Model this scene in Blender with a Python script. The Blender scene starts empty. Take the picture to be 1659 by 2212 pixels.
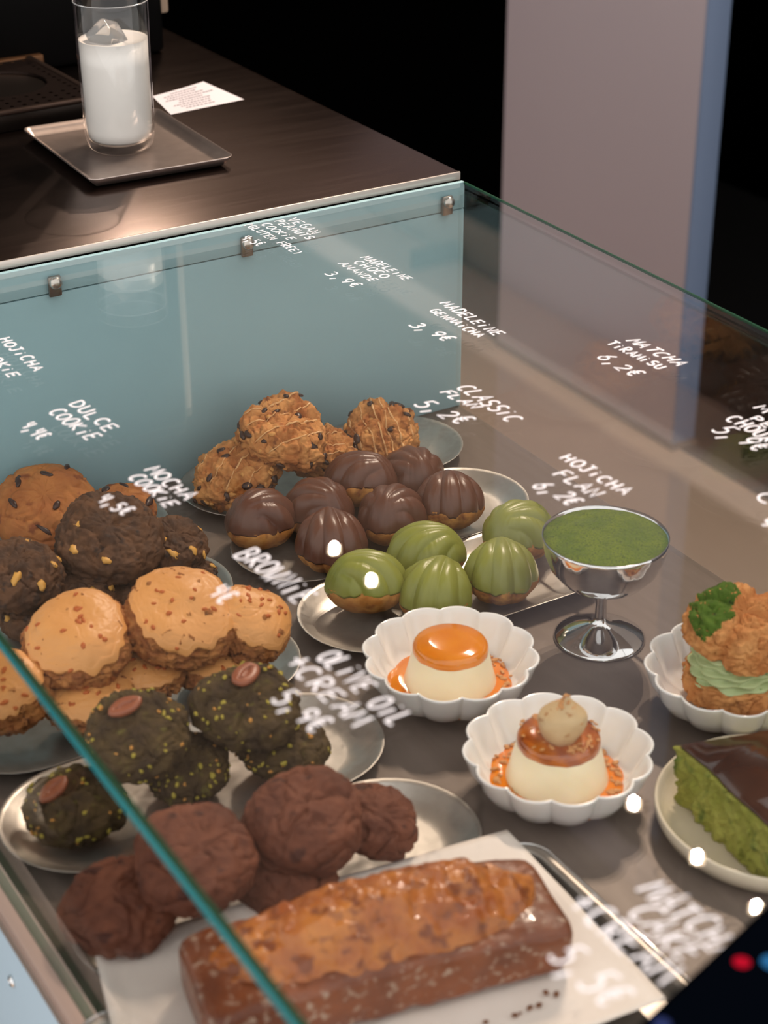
import bpy, bmesh, math, random
from mathutils import Vector, Matrix, Euler, noise
PI = math.pi
scene = bpy.context.scene
col = scene.collection

# ------------------------------------------------------------------ camera
cam_data = bpy.data.cameras.new('camera')
cam = bpy.data.objects.new('camera', cam_data)
col.objects.link(cam)
cam_data.sensor_fit = 'VERTICAL'
cam_data.sensor_height = 36.0
cam_data.lens = 3932.7 * 36.0 / 2212.0
cam_data.clip_start = 0.05
_r = Vector((0.85621662, -0.51660648, -0.00329314))
_u = Vector((0.24872372, 0.40662757, 0.87908505))
_f = Vector((0.45280195, 0.75350631, -0.47665357))
_m = Matrix((( _r.x, _u.x, -_f.x), (_r.y, _u.y, -_f.y), (_r.z, _u.z, -_f.z)))
cam.matrix_world = Matrix.Translation((-0.98804, -1.49351, 0.83514)) @ _m.to_4x4()
cam_data.dof.use_dof = True
cam_data.dof.focus_distance = 1.68
cam_data.dof.aperture_fstop = 6.6
cam_data.dof.aperture_blades = 0
scene.camera = cam

# ------------------------------------------------------------------ world, lights, exposure
world = bpy.data.worlds.new('world')
scene.world = world
world.use_nodes = True
world.node_tree.nodes['Background'].inputs[0].default_value = (1.0, 0.975, 0.96, 1)
world.node_tree.nodes['Background'].inputs[1].default_value = 1.35
scene.view_settings.view_transform = 'Standard'
scene.view_settings.look = 'None'
scene.view_settings.gamma = 1.0
scene.view_settings.use_curve_mapping = False
scene.view_settings.exposure = 0.28
scene.cycles.transparent_max_bounces = 24
scene.cycles.max_bounces = 10
scene.cycles.caustics_reflective = False
scene.cycles.caustics_refractive = False
LAMP_POWER = 48.0
LAMP_COLOR = (1.0, 0.80, 0.64)

# ------------------------------------------------------------------ material helpers
def lin(c):
    return c / 12.92 if c <= 0.04045 else ((c + 0.055) / 1.055) ** 2.4
def rgb(h):
    h = h.lstrip('#')
    return tuple(lin(int(h[i:i + 2], 16) / 255) for i in (0, 2, 4)) + (1.0,)

MATS = {}
def mat(name, color='#808080', rough=0.5, metal=0.0, color2=None, scale=40.0, detail=5.0, lo=0.35, hi=0.65,
        bump=0.0, bump_scale=120.0, bump_dist=0.002, coat=0.0, sss=0.0, sss_r=(0.01, 0.006, 0.003), spec=0.5,
        color3=None, scale3=200.0, lo3=0.6, hi3=0.68, stretch=None, trans=0.0, ior=1.45, emit=None, estr=0.0, rough2=None, tex='noise'):
    if name in MATS:
        return MATS[name]
    m = bpy.data.materials.new(name)
    m.use_nodes = True
    nt = m.node_tree
    n, l = nt.nodes, nt.links
    b = n['Principled BSDF']
    b.inputs['Base Color'].default_value = rgb(color)
    b.inputs['Roughness'].default_value = rough
    b.inputs['Metallic'].default_value = metal
    b.inputs['IOR'].default_value = ior
    b.inputs['Specular IOR Level'].default_value = spec
    if coat:
        b.inputs['Coat Weight'].default_value = coat
        b.inputs['Coat Roughness'].default_value = 0.08
    if sss:
        b.inputs['Subsurface Weight'].default_value = sss
        b.inputs['Subsurface Radius'].default_value = sss_r
        b.inputs['Subsurface Scale'].default_value = 1.0
    if trans:
        b.inputs['Transmission Weight'].default_value = trans
    if emit:
        b.inputs['Emission Color'].default_value = rgb(emit)
        b.inputs['Emission Strength'].default_value = estr
    vec = None
    if color2 or bump or color3:
        tc = n.new('ShaderNodeTexCoord')
        vec = tc.outputs['Object']
        if stretch:
            mp = n.new('ShaderNodeMapping')
            mp.inputs['Scale'].default_value = stretch
            l.new(vec, mp.inputs[0]); vec = mp.outputs[0]
    out = None
    if color2:
        t = n.new('ShaderNodeTexNoise')
        t.inputs['Scale'].default_value = scale
        t.inputs['Detail'].default_value = detail
        l.new(vec, t.inputs['Vector'])
        cr = n.new('ShaderNodeValToRGB')
        cr.color_ramp.elements[0].position = lo; cr.color_ramp.elements[0].color = rgb(color)
        cr.color_ramp.elements[1].position = hi; cr.color_ramp.elements[1].color = rgb(color2)
        l.new(t.outputs['Fac'], cr.inputs[0])
        out = cr.outputs[0]
        if rough2 is not None:
            mr = n.new('ShaderNodeMapRange')
            mr.inputs['From Min'].default_value = lo; mr.inputs['From Max'].default_value = hi
            mr.inputs['To Min'].default_value = rough; mr.inputs['To Max'].default_value = rough2
            l.new(t.outputs['Fac'], mr.inputs['Value']); l.new(mr.outputs[0], b.inputs['Roughness'])
    if color3:
        t = n.new('ShaderNodeTexNoise')
        t.inputs['Scale'].default_value = scale3
        t.inputs['Detail'].default_value = 3.0
        l.new(vec, t.inputs['Vector'])
        cr = n.new('ShaderNodeValToRGB')
        cr.color_ramp.elements[0].position = lo3; cr.color_ramp.elements[0].color = (0, 0, 0, 1)
        cr.color_ramp.elements[1].position = hi3; cr.color_ramp.elements[1].color = (1, 1, 1, 1)
        l.new(t.outputs['Fac'], cr.inputs[0])
        mx = n.new('ShaderNodeMix'); mx.data_type = 'RGBA'
        l.new(cr.outputs[0], mx.inputs[0])
        if out: l.new(out, mx.inputs[6])
        else: mx.inputs[6].default_value = rgb(color)
        mx.inputs[7].default_value = rgb(color3)
        out = mx.outputs[2]
    if out:
        l.new(out, b.inputs['Base Color'])
    if bump:
        t = n.new('ShaderNodeTexNoise')
        t.inputs['Scale'].default_value = bump_scale
        t.inputs['Detail'].default_value = 6.0
        l.new(vec, t.inputs['Vector'])
        bp = n.new('ShaderNodeBump')
        bp.inputs['Strength'].default_value = bump
        bp.inputs['Distance'].default_value = bump_dist
        l.new(t.outputs['Fac'], bp.inputs['Height'])
        l.new(bp.outputs[0], b.inputs['Normal'])
    MATS[name] = m
    return m

def thin_glass(name, tint=(0.982, 0.985, 0.98, 1), ior=1.5):
    """a pane whose two faces both reflect by Fresnel and let light straight through"""
    if name in MATS:
        return MATS[name]
    m = bpy.data.materials.new(name); m.use_nodes = True
    nt = m.node_tree; n, l = nt.nodes, nt.links
    n.remove(n['Principled BSDF'])
    tr = n.new('ShaderNodeBsdfTransparent'); tr.inputs[0].default_value = tint
    gl = n.new('ShaderNodeBsdfGlossy'); gl.inputs['Roughness'].default_value = 0.0
    gl.inputs['Color'].default_value = (1, 1, 1, 1)
    fr = n.new('ShaderNodeFresnel')
    ge = n.new('ShaderNodeNewGeometry')
    mr = n.new('ShaderNodeMapRange')     # the same reflectance when leaving the pane as when entering it
    mr.inputs['To Min'].default_value = ior; mr.inputs['To Max'].default_value = 1.0 / ior
    l.new(ge.outputs['Backfacing'], mr.inputs['Value'])
    l.new(mr.outputs[0], fr.inputs['IOR'])
    mx = n.new('ShaderNodeMixShader')
    l.new(fr.outputs[0], mx.inputs[0]); l.new(tr.outputs[0], mx.inputs[1]); l.new(gl.outputs[0], mx.inputs[2])
    l.new(mx.outputs[0], n['Material Output'].inputs[0])
    MATS[name] = m
    return m

# ------------------------------------------------------------------ object helpers
def obj(name, verts, faces, m, parent=None, smooth=True, loc=(0, 0, 0), rot=None, mats=None, fmat=None):
    me = bpy.data.meshes.new(name)
    me.from_pydata([tuple(v) for v in verts], [], faces)
    for mm in (mats or [m]):
        me.materials.append(mm)
    if fmat:
        me.polygons.foreach_set('material_index', fmat)
    if smooth:
        me.polygons.foreach_set('use_smooth', [True] * len(me.polygons))
    me.update()
    o = bpy.data.objects.new(name, me)
    col.objects.link(o)
    o.location = loc
    if rot is not None:
        o.rotation_euler = rot
    if parent:
        o.parent = parent
    return o

def from_bm(name, bm, m, parent=None, smooth=False, loc=(0, 0, 0), rot=None):
    me = bpy.data.meshes.new(name)
    bmesh.ops.recalc_face_normals(bm, faces=bm.faces)
    bm.to_mesh(me); bm.free()
    me.materials.append(m)
    if smooth:
        me.polygons.foreach_set('use_smooth', [True] * len(me.polygons))
        try: me.set_sharp_from_angle(angle=math.radians(40))
        except Exception: pass
    o = bpy.data.objects.new(name, me)
    col.objects.link(o)
    o.location = loc
    if rot is not None:
        o.rotation_euler = rot
    if parent:
        o.parent = parent
    return o

def box(name, lo, hi, m, parent=None, bevel=0.0, seg=2, loc=(0, 0, 0), rot=None):
    bm = bmesh.new()
    bmesh.ops.create_cube(bm, size=1.0)
    s = [hi[i] - lo[i] for i in range(3)]; c = [(hi[i] + lo[i]) / 2 for i in range(3)]
    for v in bm.verts:
        v.co = Vector((v.co.x * s[0] + c[0], v.co.y * s[1] + c[1], v.co.z * s[2] + c[2]))
    if bevel:
        bmesh.ops.bevel(bm, geom=list(bm.edges), offset=bevel, segments=seg, profile=0.5, affect='EDGES')
    return from_bm(name, bm, m, parent, smooth=bool(bevel), loc=loc, rot=rot)

def thing(name, label, cat, loc=(0, 0, 0), rot=(0, 0, 0), group=None):
    o = bpy.data.objects.new(name, None)
    o.empty_display_size = 0.02
    col.objects.link(o)
    o.location = loc; o.rotation_euler = rot
    return tag(o, label, cat, group)

def tag(o, label=None, cat=None, group=None, kind=None):
    if label: o['label'] = label
    if cat: o['category'] = cat
    if group: o['group'] = group
    if kind: o['kind'] = kind
    return o

def lathe(profile, n=64, mod=None, close_bottom=True, close_top=False):
    """rings of (r, z); mod(theta, i, r, z) -> (r, z)"""
    V, Fc = [], []
    for i, (r, z) in enumerate(profile):
        for k in range(n):
            t = 2 * PI * k / n
            rr, zz = mod(t, i, r, z) if mod else (r, z)
            V.append((rr * math.cos(t), rr * math.sin(t), zz))
    for i in range(len(profile) - 1):
        for k in range(n):
            k2 = (k + 1) % n
            Fc.append((i * n + k, i * n + k2, (i + 1) * n + k2, (i + 1) * n + k))
    if close_bottom:
        Fc.append(tuple(reversed(range(n))))
    if close_top:
        b = (len(profile) - 1) * n
        Fc.append(tuple(range(b, b + n)))
    return V, Fc

def fbm(p, oct=4, H=0.9):
    return noise.fractal(p, H, 2.0, oct)

def stroke_tube(pts, r, n=8, flat=1.0, closed=False):
    """tube along a polyline, optionally flattened in z"""
    V, Fc = [], []
    N = len(pts)
    for i, p in enumerate(pts):
        p = Vector(p)
        a = Vector(pts[(i - 1) % N]) if (closed or i > 0) else p
        b = Vector(pts[(i + 1) % N]) if (closed or i < N - 1) else p
        t = (b - a).normalized()
        s = t.cross(Vector((0, 0, 1)))
        s = s.normalized() if s.length > 1e-6 else Vector((1, 0, 0))
        u = s.cross(t)
        rr = r(i / max(1, N - 1)) if callable(r) else r
        for k in range(n):
            w = 2 * PI * k / n
            V.append(p + s * math.cos(w) * rr + u * math.sin(w) * rr * flat)
    M = N if closed else N - 1
    for i in range(M):
        j = (i + 1) % N
        for k in range(n):
            k2 = (k + 1) % n
            Fc.append((i * n + k, i * n + k2, j * n + k2, j * n + k))
    if not closed:
        Fc.append(tuple(reversed(range(n))))
        Fc.append(tuple(range((N - 1) * n, N * n)))
    return V, Fc

def join(parts):
    V, Fc = [], []
    for v, f in parts:
        o = len(V)
        V += list(v); Fc += [tuple(i + o for i in q) for q in f]
    return V, Fc

# places measured on the shelf plane (metres; shelf corner below the teal panel is the origin)
LETTERING = [
    ('vegan peanuts cookie', [('VEGAN', -0.20782, -0.01727, 0.0001, -0.01027, 0.01106, 0.00062), ('PEANUTS', -0.22149, -0.01419, 0.00048, -0.00901, 0.00899, -0.00061), ('COOKiE', -0.23604, -0.01544, 0.00036, -0.00915, 0.0086, -0.00123), ('(GLUTEN FREE)', -0.25062, -0.00808, 0.00036, -0.00756, 0.00871, 0.00033), ('4,5€', -0.27013, -0.04103, 0.0012, -0.00694, 0.01165, 0.00459)]),
    ('madeleine choco amande', [('MADELEiNE', -0.19996, -0.14312, 0.00051, -0.00791, 0.0097, -4e-05), ('CHOCO', -0.21273, -0.14997, 0.00079, -0.00991, 0.00894, 0.00035), ('AMANDE', -0.22625, -0.14529, 0.00053, -0.0093, 0.00799, -0.00054), ('3,9€', -0.24895, -0.16076, 0.00153, -0.01099, 0.01137, 0.00011)]),
    ('madeleine genmaicha', [('MADELEiNE', -0.19929, -0.27335, 6e-05, -0.00948, 0.01063, -0.00146), ('GENMAiCHA', -0.21568, -0.28332, 0.00042, -0.00781, 0.00844, -0.00021), ('3,9€', -0.2466, -0.2997, 0.00182, -0.01179, 0.01281, -0.00186)]),
    ('classic flan', [('CLASSiC', -0.28124, -0.42511, -8e-05, -0.01054, 0.01397, -0.0034), ('FLAN', -0.29655, -0.42596, 0.00138, -0.01005, 0.00965, -0.00183), ('5,2€', -0.32494, -0.43369, 0.00233, -0.01257, 0.01634, -0.00105)]),
    ('matcha tiramisu', [('MATCHA', -0.11351, -0.42041, 0.00069, -0.01061, 0.01101, -0.0031), ('TiRAMiSU', -0.13063, -0.41717, 0.0005, -0.00802, 0.00965, 0.00062), ('6,2€', -0.15477, -0.43514, 0.00035, -0.01149, 0.01333, -0.0022)]),
    ('hojicha flan', [('HOJiCHA', -0.28397, -0.56536, 0.00055, -0.01001, 0.01068, 0.00102), ('FLAN', -0.30377, -0.58283, 0.00106, -0.0112, 0.0119, 0.00029), ('6,2€', -0.32528, -0.58963, 0.00117, -0.00967, 0.01505, -0.00128)]),
    ('choux', [('M', -0.10995, -0.57266, 0.00014, -0.01348, 0.01014, 4e-05), ('PE', -0.12519, -0.58639, 6e-05, -0.0104, 0.00837, 0.00035), ('CHOUX', -0.14241, -0.57736, 0.00018, -0.00947, 0.01309, 0.00051), ('5,9€', -0.16337, -0.5855, 0.00136, -0.01167, 0.01734, -0.00319)]),
    ('frame edge label', [('C', -0.20588, -0.68218, -0.00105, -0.01828, 0.01303, -0.00024), ('9', -0.22805, -0.7087, -0.0004, -0.01452, 0.01137, -0.00205)]),
    ('hojicha cookie', [('HOJiCHA', -0.54856, -0.1499, 0.00018, -0.01117, 0.00937, -9e-05), ('COOKiE', -0.56779, -0.16195, -0.0001, -0.01152, 0.00848, -0.0006)]),
    ('dulce cookie', [('DULCE', -0.54814, -0.2973, 0.00112, -0.0125, 0.01128, 0.00199), ('COOKiE', -0.56616, -0.30223, 0.00094, -0.01059, 0.01207, 0.00055), ('4,4€', -0.5928, -0.31449, 0.00046, -0.00769, 0.01218, 0.00282)]),
    ('mocha cookie', [('MOCHA', -0.54496, -0.42786, 0.00116, -0.01163, 0.01144, 0.00116), ('COOKiE', -0.55905, -0.43191, 0.00076, -0.00954, 0.01047, -0.00067), ('4,5€', -0.59185, -0.45205, 0.002, -0.00783, 0.01163, 0.00386)]),
    ('brownie', [('BROWNiE', -0.5457, -0.56845, 0.00094, -0.01095, 0.01739, 0.00221), ('4€', -0.58088, -0.60224, 0.00116, -0.00936, 0.01464, 0.00401)]),
    ('olive oil', [('OLiVE OiL', -0.55908, -0.70126, 0.00024, -0.00952, 0.01533, 0.00037), ('+CREAM', -0.57836, -0.69561, 0.00034, -0.01355, 0.01407, 0.00017), ('5,9€', -0.60321, -0.72679, 0.00145, -0.01084, 0.01515, 0.00309)]),
    ('matcha cake', [('MATCHA', -0.52712, -0.9641, 0.00074, -0.01023, 0.01619, -0.0012), ('CAKE', -0.54289, -0.97383, 0.00079, -0.01097, 0.01604, -0.00259), ('+CREAM', -0.56339, -0.95538, 0.001, -0.01131, 0.01614, 0.00169), ('5,5€', -0.59262, -0.97927, 0.00094, -0.01066, 0.01869, -0.00123)]),
]
VEGAN = [
    (-0.3054, -0.0826, 0.0300, 0.0429, 14, -6, 1),
    (-0.2599, -0.0944, 0.0660, 0.0436, 22, 8, 2),
    (-0.2118, -0.0921, 0.0300, 0.0342, 12, 8, 3),
    (-0.1465, -0.0896, 0.0340, 0.0389, 30, 0, 4),
]
DULCE = [
    (-0.4950, -0.0677, 0.0400, 0.0486, 24, 4, 5),
    (-0.4277, -0.0849, 0.0280, 0.0324, 6, 6, 6),
]
MOCHA = [
    (-0.4827, -0.1895, 0.0620, 0.0474, 20, 6, 11),
    (-0.4275, -0.1969, 0.0400, 0.0307, 10, 14, 12),
    (-0.5696, -0.1981, 0.0580, 0.0383, 18, 8, 13),
    (-0.5232, -0.2086, 0.0260, 0.0358, 10, 4, 14),
    (-0.4628, -0.2201, 0.0200, 0.0383, 0, 0, 15),
    (-0.5612, -0.2094, 0.0200, 0.0335, 0, 0, 16),
    (-0.4165, -0.2165, 0.0180, 0.0225, 0, 0, 17),
]
HOJICHA = [
    (-0.5720, -0.3315, 0.0640, 0.0437, 22, 2, 21),
    (-0.4891, -0.3447, 0.0660, 0.0463, 22, 10, 22),
    (-0.4365, -0.3645, 0.0520, 0.0319, 20, 26, 23),
    (-0.6381, -0.3428, 0.0440, 0.0357, 18, 0, 24),
    (-0.5225, -0.3472, 0.0280, 0.0353, 8, 0, 25),
    (-0.4633, -0.3648, 0.0220, 0.0356, 4, 4, 26),
    (-0.5750, -0.3618, 0.0240, 0.0363, 4, 0, 27),
]
PISTACHIO = [
    (-0.5805, -0.4652, 0.0580, 0.0382, 18, 4, 31),
    (-0.4978, -0.4774, 0.0600, 0.0383, 16, 6, 32),
    (-0.5504, -0.4792, 0.0240, 0.0319, 8, 4, 33),
    (-0.4767, -0.4899, 0.0260, 0.0360, 6, 8, 34),
    (-0.6395, -0.4798, 0.0260, 0.0359, 10, 0, 35),
]
BROWNIE = [
    (-0.6064, -0.6162, 0.0580, 0.0416, 18, 4, 41),
    (-0.5226, -0.6132, 0.0540, 0.0422, 20, 4, 42),
    (-0.4694, -0.6140, 0.0340, 0.0309, 14, 16, 43),
    (-0.6568, -0.6028, 0.0300, 0.0414, 10, -4, 44),
    (-0.5468, -0.6228, 0.0240, 0.0363, 6, 0, 45),
]
CHOCO_MAD = [
    (-0.3288, -0.1749, 0.0280, 0.0311, 200, -7, 51),
    (-0.2699, -0.1815, 0.0280, 0.0324, 285, -3, 52),
    (-0.2902, -0.2389, 0.0240, 0.0310, 66, 0, 53),
    (-0.2133, -0.1638, 0.0300, 0.0331, 318, -18, 54),
    (-0.2213, -0.2312, 0.0260, 0.0321, 218, -7, 55),
    (-0.1614, -0.1731, 0.0280, 0.0326, 262, -4, 56),
    (-0.1628, -0.2384, 0.0280, 0.0316, 60, -12, 57),
]
MATCHA_MAD = [
    (-0.3059, -0.3273, 0.0300, 0.0312, 158, -14, 61),
    (-0.2299, -0.3057, 0.0280, 0.0310, 340, -3, 62),
    (-0.2562, -0.3624, 0.0240, 0.0303, 38, 0, 63),
    (-0.1920, -0.3671, 0.0280, 0.0316, 58, -4, 64),
    (-0.1379, -0.3162, 0.0280, 0.0295, 186, -5, 65),
]
BOWL3 = (-0.1299, -0.6025)
PLATE_R = (-0.2021, -0.7337)
WEDGE = ((-0.046, 0.0576), (-0.0558, -0.062), (0.0703, 0.0278))
PAPER = [(-0.6823, -0.6121), (-0.3824, -0.654), (-0.3922, -0.8458), (-0.736, -0.8224)]
LOAF = (-0.5385, -0.7345, -11.4)
CRUMBS = [(-0.4826, -0.8098), (-0.4725, -0.808), (-0.4645, -0.8067), (-0.4572, -0.8039), (-0.4498, -0.8036), (-0.4773, -0.8098), (-0.4984, -0.8049)]
TABLET = (-0.5353, -1.0274, 0.2506, 16.8, 0)
RECEIPT = [(-0.1495, 0.4153), (-0.0737, 0.4374), (-0.0658, 0.3479), (-0.1632, 0.3367)]

# ------------------------------------------------------------------ materials of the place
M_steel_top = mat('brushed_steel', '#54453f', 0.20, 1.0, '#50423c', 9.0, 6.0, 0.35, 0.7, bump=0.02, bump_scale=60, bump_dist=0.0003, stretch=(1, 14, 1), rough2=0.24)
M_shelf = mat('shelf_steel', '#7a6d64', 0.50, 0.2, '#72655c', 14.0, 6.0, 0.3, 0.7, bump=0.015, bump_scale=90, bump_dist=0.0004, stretch=(6, 1, 1), rough2=0.55)
M_plate = mat('plate_steel', '#c2bcb4', 0.30, 0.85, '#aca69e', 60.0, 6.0, 0.35, 0.68, bump=0.10, bump_scale=260, bump_dist=0.0004, rough2=0.42)
M_chrome = mat('chrome', '#d8d8d8', 0.06, 1.0)
M_teal = mat('teal_panel', '#a3c6cc', 0.55, 0.0, '#9dc1c8', 5.0)
M_glass = thin_glass('pane_glass')
M_edge = mat('pane_edge', '#2f7c84', 0.12, 0.0, '#3f8e94', 30.0, stretch=(1, 0.1, 1), coat=0.5)
M_edge_green = mat('pane_edge_green', '#12452f', 0.2, 0.0)
M_trim = mat('counter_trim', '#c9c0b8', 0.35, 0.6)
M_blue = mat('base_blue', '#9fb2bf', 0.5)
M_white = mat('marker_white', '#f4f1f6', 0.6)
M_dark = mat('dark_wall', '#020202', 0.9, spec=0.0)
M_black = mat('black_plastic', '#060708', 0.3)
M_ceramic = mat('white_ceramic', '#efece8', 0.16, coat=0.3, sss=0.05)
M_floor = mat('floor_beige', '#f5d2b4', 0.5, 0.0, '#efccae', 3.0)

# ------------------------------------------------------------------ the setting
tag(box('floor', (-2.6, -3.0, -0.95), (1.345, 5.0, -0.90), M_floor), kind='structure')
tag(box('floor_dark', (1.345, -3.0, -0.95), (4.0, 5.0, -0.902), mat('floor_dark', '#1c1a1a', 0.5)), kind='structure')
wr = tag(box('wall_right', (1.335, 1.83, -0.90), (1.45, 5.0, 1.12), M_dark), kind='structure')
tag(box('wall_right_upper', (1.335, 1.83, 1.12), (1.45, 5.0, 2.6), mat('upper_wall', '#8a7766', 0.7)), kind='structure')
tag(box('wall_far', (2.6, -3.0, -0.90), (2.7, 5.0, 1.12), M_dark), kind='structure')
tag(box('wall_far_upper', (2.6, -3.0, 1.12), (2.7, 5.0, 2.6), mat('upper_wall'), ), kind='structure')
tag(box('wall_back', (-2.6, 5.0, -0.90), (2.7, 5.1, 2.6), mat('back_wall', '#14110f', 0.8)), kind='structure')
tag(box('ceiling', (-2.6, -0.6, 2.6), (2.7, 5.1, 2.7), mat('ceiling_paint', '#8a7d72', 0.8)), kind='structure')

pl = thing('pillar', 'pale grey square pillar standing against the black wall behind the glass case', 'pillar', (0, 0, 0))
pl['kind'] = 'structure'
M_pillar = mat('pillar_paint', '#b0a3a8', 0.6)
box('shaft', (1.328, 1.172, -0.90), (1.385, 1.829, 2.6), M_pillar, pl, bevel=0.003)
box('daylight_side', (1.329, 1.166, -0.90), (1.386, 1.1719, 2.6), mat('pillar_blue_daylight', '#7385a2', 0.6), pl, bevel=0.001)  # added slab whose colour carries the blue daylight falling on this side
box('skirting', (1.322, 1.160, -0.90), (1.390, 1.833, -0.885), mat('skirting', '#6c5f58', 0.6), pl, bevel=0.003)

# wall shelf and lamp track that the glass top mirrors
sh = thing('wall_shelf', 'long pale wooden shelf board on the upper wall mirrored in the glass top', 'shelf', (1.28, 2.0, 1.24))
box('board', (-0.12, -1.9, -0.005), (0.045, 2.9, 0.075), mat('shelf_wood', '#f0d8c8', 0.6), sh, bevel=0.003)
for yy in (-1.2, 0.0, 1.2, 2.4):
    box('bracket', (-0.08, yy, -0.05), (0.045, yy + 0.02, -0.006), M_black, sh)
trk = thing('lamp_track', 'black ceiling track carrying the row of spot lamps', 'track', (1.02, 1.3, 2.06))
box('rail', (-0.015, -1.3, 0.0), (0.015, 1.4, 0.025), M_black, trk, bevel=0.003)
for yy in (-1.0, 0.1, 1.2):
    box('hanger', (-0.006, yy, 0.025), (0.006, yy + 0.012, 0.54), M_black, trk)
M_bulb = mat('lamp_lens', '#fff2e0', 0.4, emit='#ffe2bd', estr=14.0)
order = ('nearest', 'second nearest', 'middle', 'second farthest', 'farthest')
target = Vector((-0.42, -0.52, 0.02))
for i, yy in enumerate((0.464, 0.640, 0.844, 1.91, 2.099)):
    p = Vector((1.02, yy, 2.0))
    d = (target - p).normalized()
    q = (0, 0, 0)
    t = thing('spot_lamp', order[i] + ' of the five black spot lamps on the ceiling track', 'lamp', p, q, 'spot lamps on the track')
    v, f = lathe([(0.0165, 0.0), (0.030, 0.0), (0.032, 0.01), (0.032, 0.07), (0.024, 0.085), (0.008, 0.09)], 32, close_bottom=False, close_top=True)
    obj('lamp_housing', v, f, M_black, t)
    v, f = lathe([(0.001, 0.001), (0.010, 0.001), (0.0168, 0.001)], 32)
    obj('lens', v, f, M_bulb, t)
    st = join([stroke_tube([(0, 0, 0.085), (0, 0, 0.11)], 0.005)])
    obj('stem', *st, M_black, t)
    ld = bpy.data.lights.new('spot_beam', 'SPOT')
    ld.energy = LAMP_POWER * (1.3 if i < 3 else 0.25); ld.color = LAMP_COLOR; ld.spot_size = math.radians(72); ld.spot_blend = 0.7; ld.shadow_soft_size = 0.008
    lo = bpy.data.objects.new('spot_beam', ld); col.objects.link(lo); lo.parent = t; lo.location = (0, 0, -0.004); lo.rotation_euler = d.to_track_quat('-Z', 'Y').to_euler()

# ------------------------------------------------------------------ steel counter
HT = 0.258
ct = thing('counter', 'brushed steel worktop with the milk tumbler, above the teal panel', 'counter', (0, 0, 0))
box('worktop', (-1.6, 0.0, 0.246), (0.0, 1.6, HT), M_steel_top, ct, bevel=0.0008)
box('front_trim', (-1.6, -0.0025, 0.2504), (0.0, -0.0002, HT + 0.0004), M_trim, ct, bevel=0.0006)
box('body', (-1.58, 0.03, -0.90), (-0.02, 1.58, 0.2455), M_dark, ct)

# ------------------------------------------------------------------ display case
XL, YF = -0.7116, -1.26
case = thing('display_case', 'glass topped pastry display case with a teal back panel', 'display case', (0, 0, 0))
def pane(name, lo, hi, edge, parent=case):
    x0, y0, z0 = lo; x1, y1, z1 = hi
    V = [(x0, y0, z0), (x1, y0, z0), (x1, y1, z0), (x0, y1, z0), (x0, y0, z1), (x1, y0, z1), (x1, y1, z1), (x0, y1, z1)]
    Fc = [(0, 3, 2, 1), (4, 5, 6, 7), (0, 1, 5, 4), (1, 2, 6, 5), (2, 3, 7, 6), (3, 0, 4, 7)]
    dims = (x1 - x0, y1 - y0, z1 - z0)
    thin = dims.index(min(dims))
    big = {0: (3, 5), 1: (2, 4), 2: (0, 1)}[thin]
    o = obj(name, V, Fc, None, parent, smooth=False, mats=[M_glass, edge], fmat=[0 if i in big else 1 for i in range(6)])
    return o
top = pane('glass_top', (XL, YF, 0.2435), (0.0, -0.0108, 0.250), M_edge)
for k in (3, 4): top.data.polygons[k].material_index = 0
box('edge_bead', (-0.0014, YF, 0.2480), (0.0004, -0.0108, 0.2502), M_edge_green, top)
pane('glass_side', (XL + 0.001, YF, 0.012), (XL + 0.008, -0.012, 0.2420), M_edge_green)
pane('glass_side', (-0.008, YF, 0.0005), (-0.001, -0.012, 0.2420), M_glass)
pane('glass_front', (XL + 0.010, YF, 0.0005), (-0.010, YF + 0.007, 0.2420), M_edge_green)
box('shelf', (XL - 0.008, YF - 0.01, -0.010), (0.0, 0.0, 0.0), M_shelf, case, bevel=0.0008)
box('sill', (XL - 0.008, YF, 0.0002), (XL + 0.009, -0.012, 0.0115), mat('sill_steel', '#c9b0a4', 0.35, 0.6), case, bevel=0.001)
box('back_panel', (-1.2, -0.010, 0.0005), (0.0, -0.003, 0.2215), M_teal, case, bevel=0.0006)
box('back_panel_strip', (-1.2, -0.0105, 0.2228), (0.0, -0.0052, 0.2502), M_teal, case, bevel=0.0006)
base = box('base_panel', (XL - 0.006, YF - 0.005, -0.90), (-0.006, 0.02, -0.0105), M_blue, case, bevel=0.001)
v, f = lathe([(0.0045, 0.0), (0.0045, 0.0012), (0.0035, 0.0022), (0.002, 0.0024), (0.0018, 0.0014), (0.0006, 0.0012)], 20, close_top=True)
obj('screw', v, f, M_chrome, base, loc=(XL - 0.006, -0.541, -0.052), rot=(0, -PI / 2, 0))
for (cx, cz) in ((-0.0228, 0.236), (-0.2503, 0.236), (-0.4458, 0.236)):
    c = box('clip', (-0.0062, -0.0005, -0.014), (0.0062, 0.0035, 0.006), mat('clip_steel', '#8b8178', 0.3, 0.9), case, bevel=0.0016, loc=(cx, -0.0150, cz - 0.002))
    v, f = lathe([(0.0055, 0.0), (0.0060, 0.0015), (0.0058, 0.004), (0.004, 0.0055), (0.001, 0.006)], 20, close_top=True)
    obj('knob', v, f, mat('clip_knob', '#cfc8c0', 0.25, 0.9), c, loc=(0, 0.000, 0.0), rot=(PI / 2, 0, 0))

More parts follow.
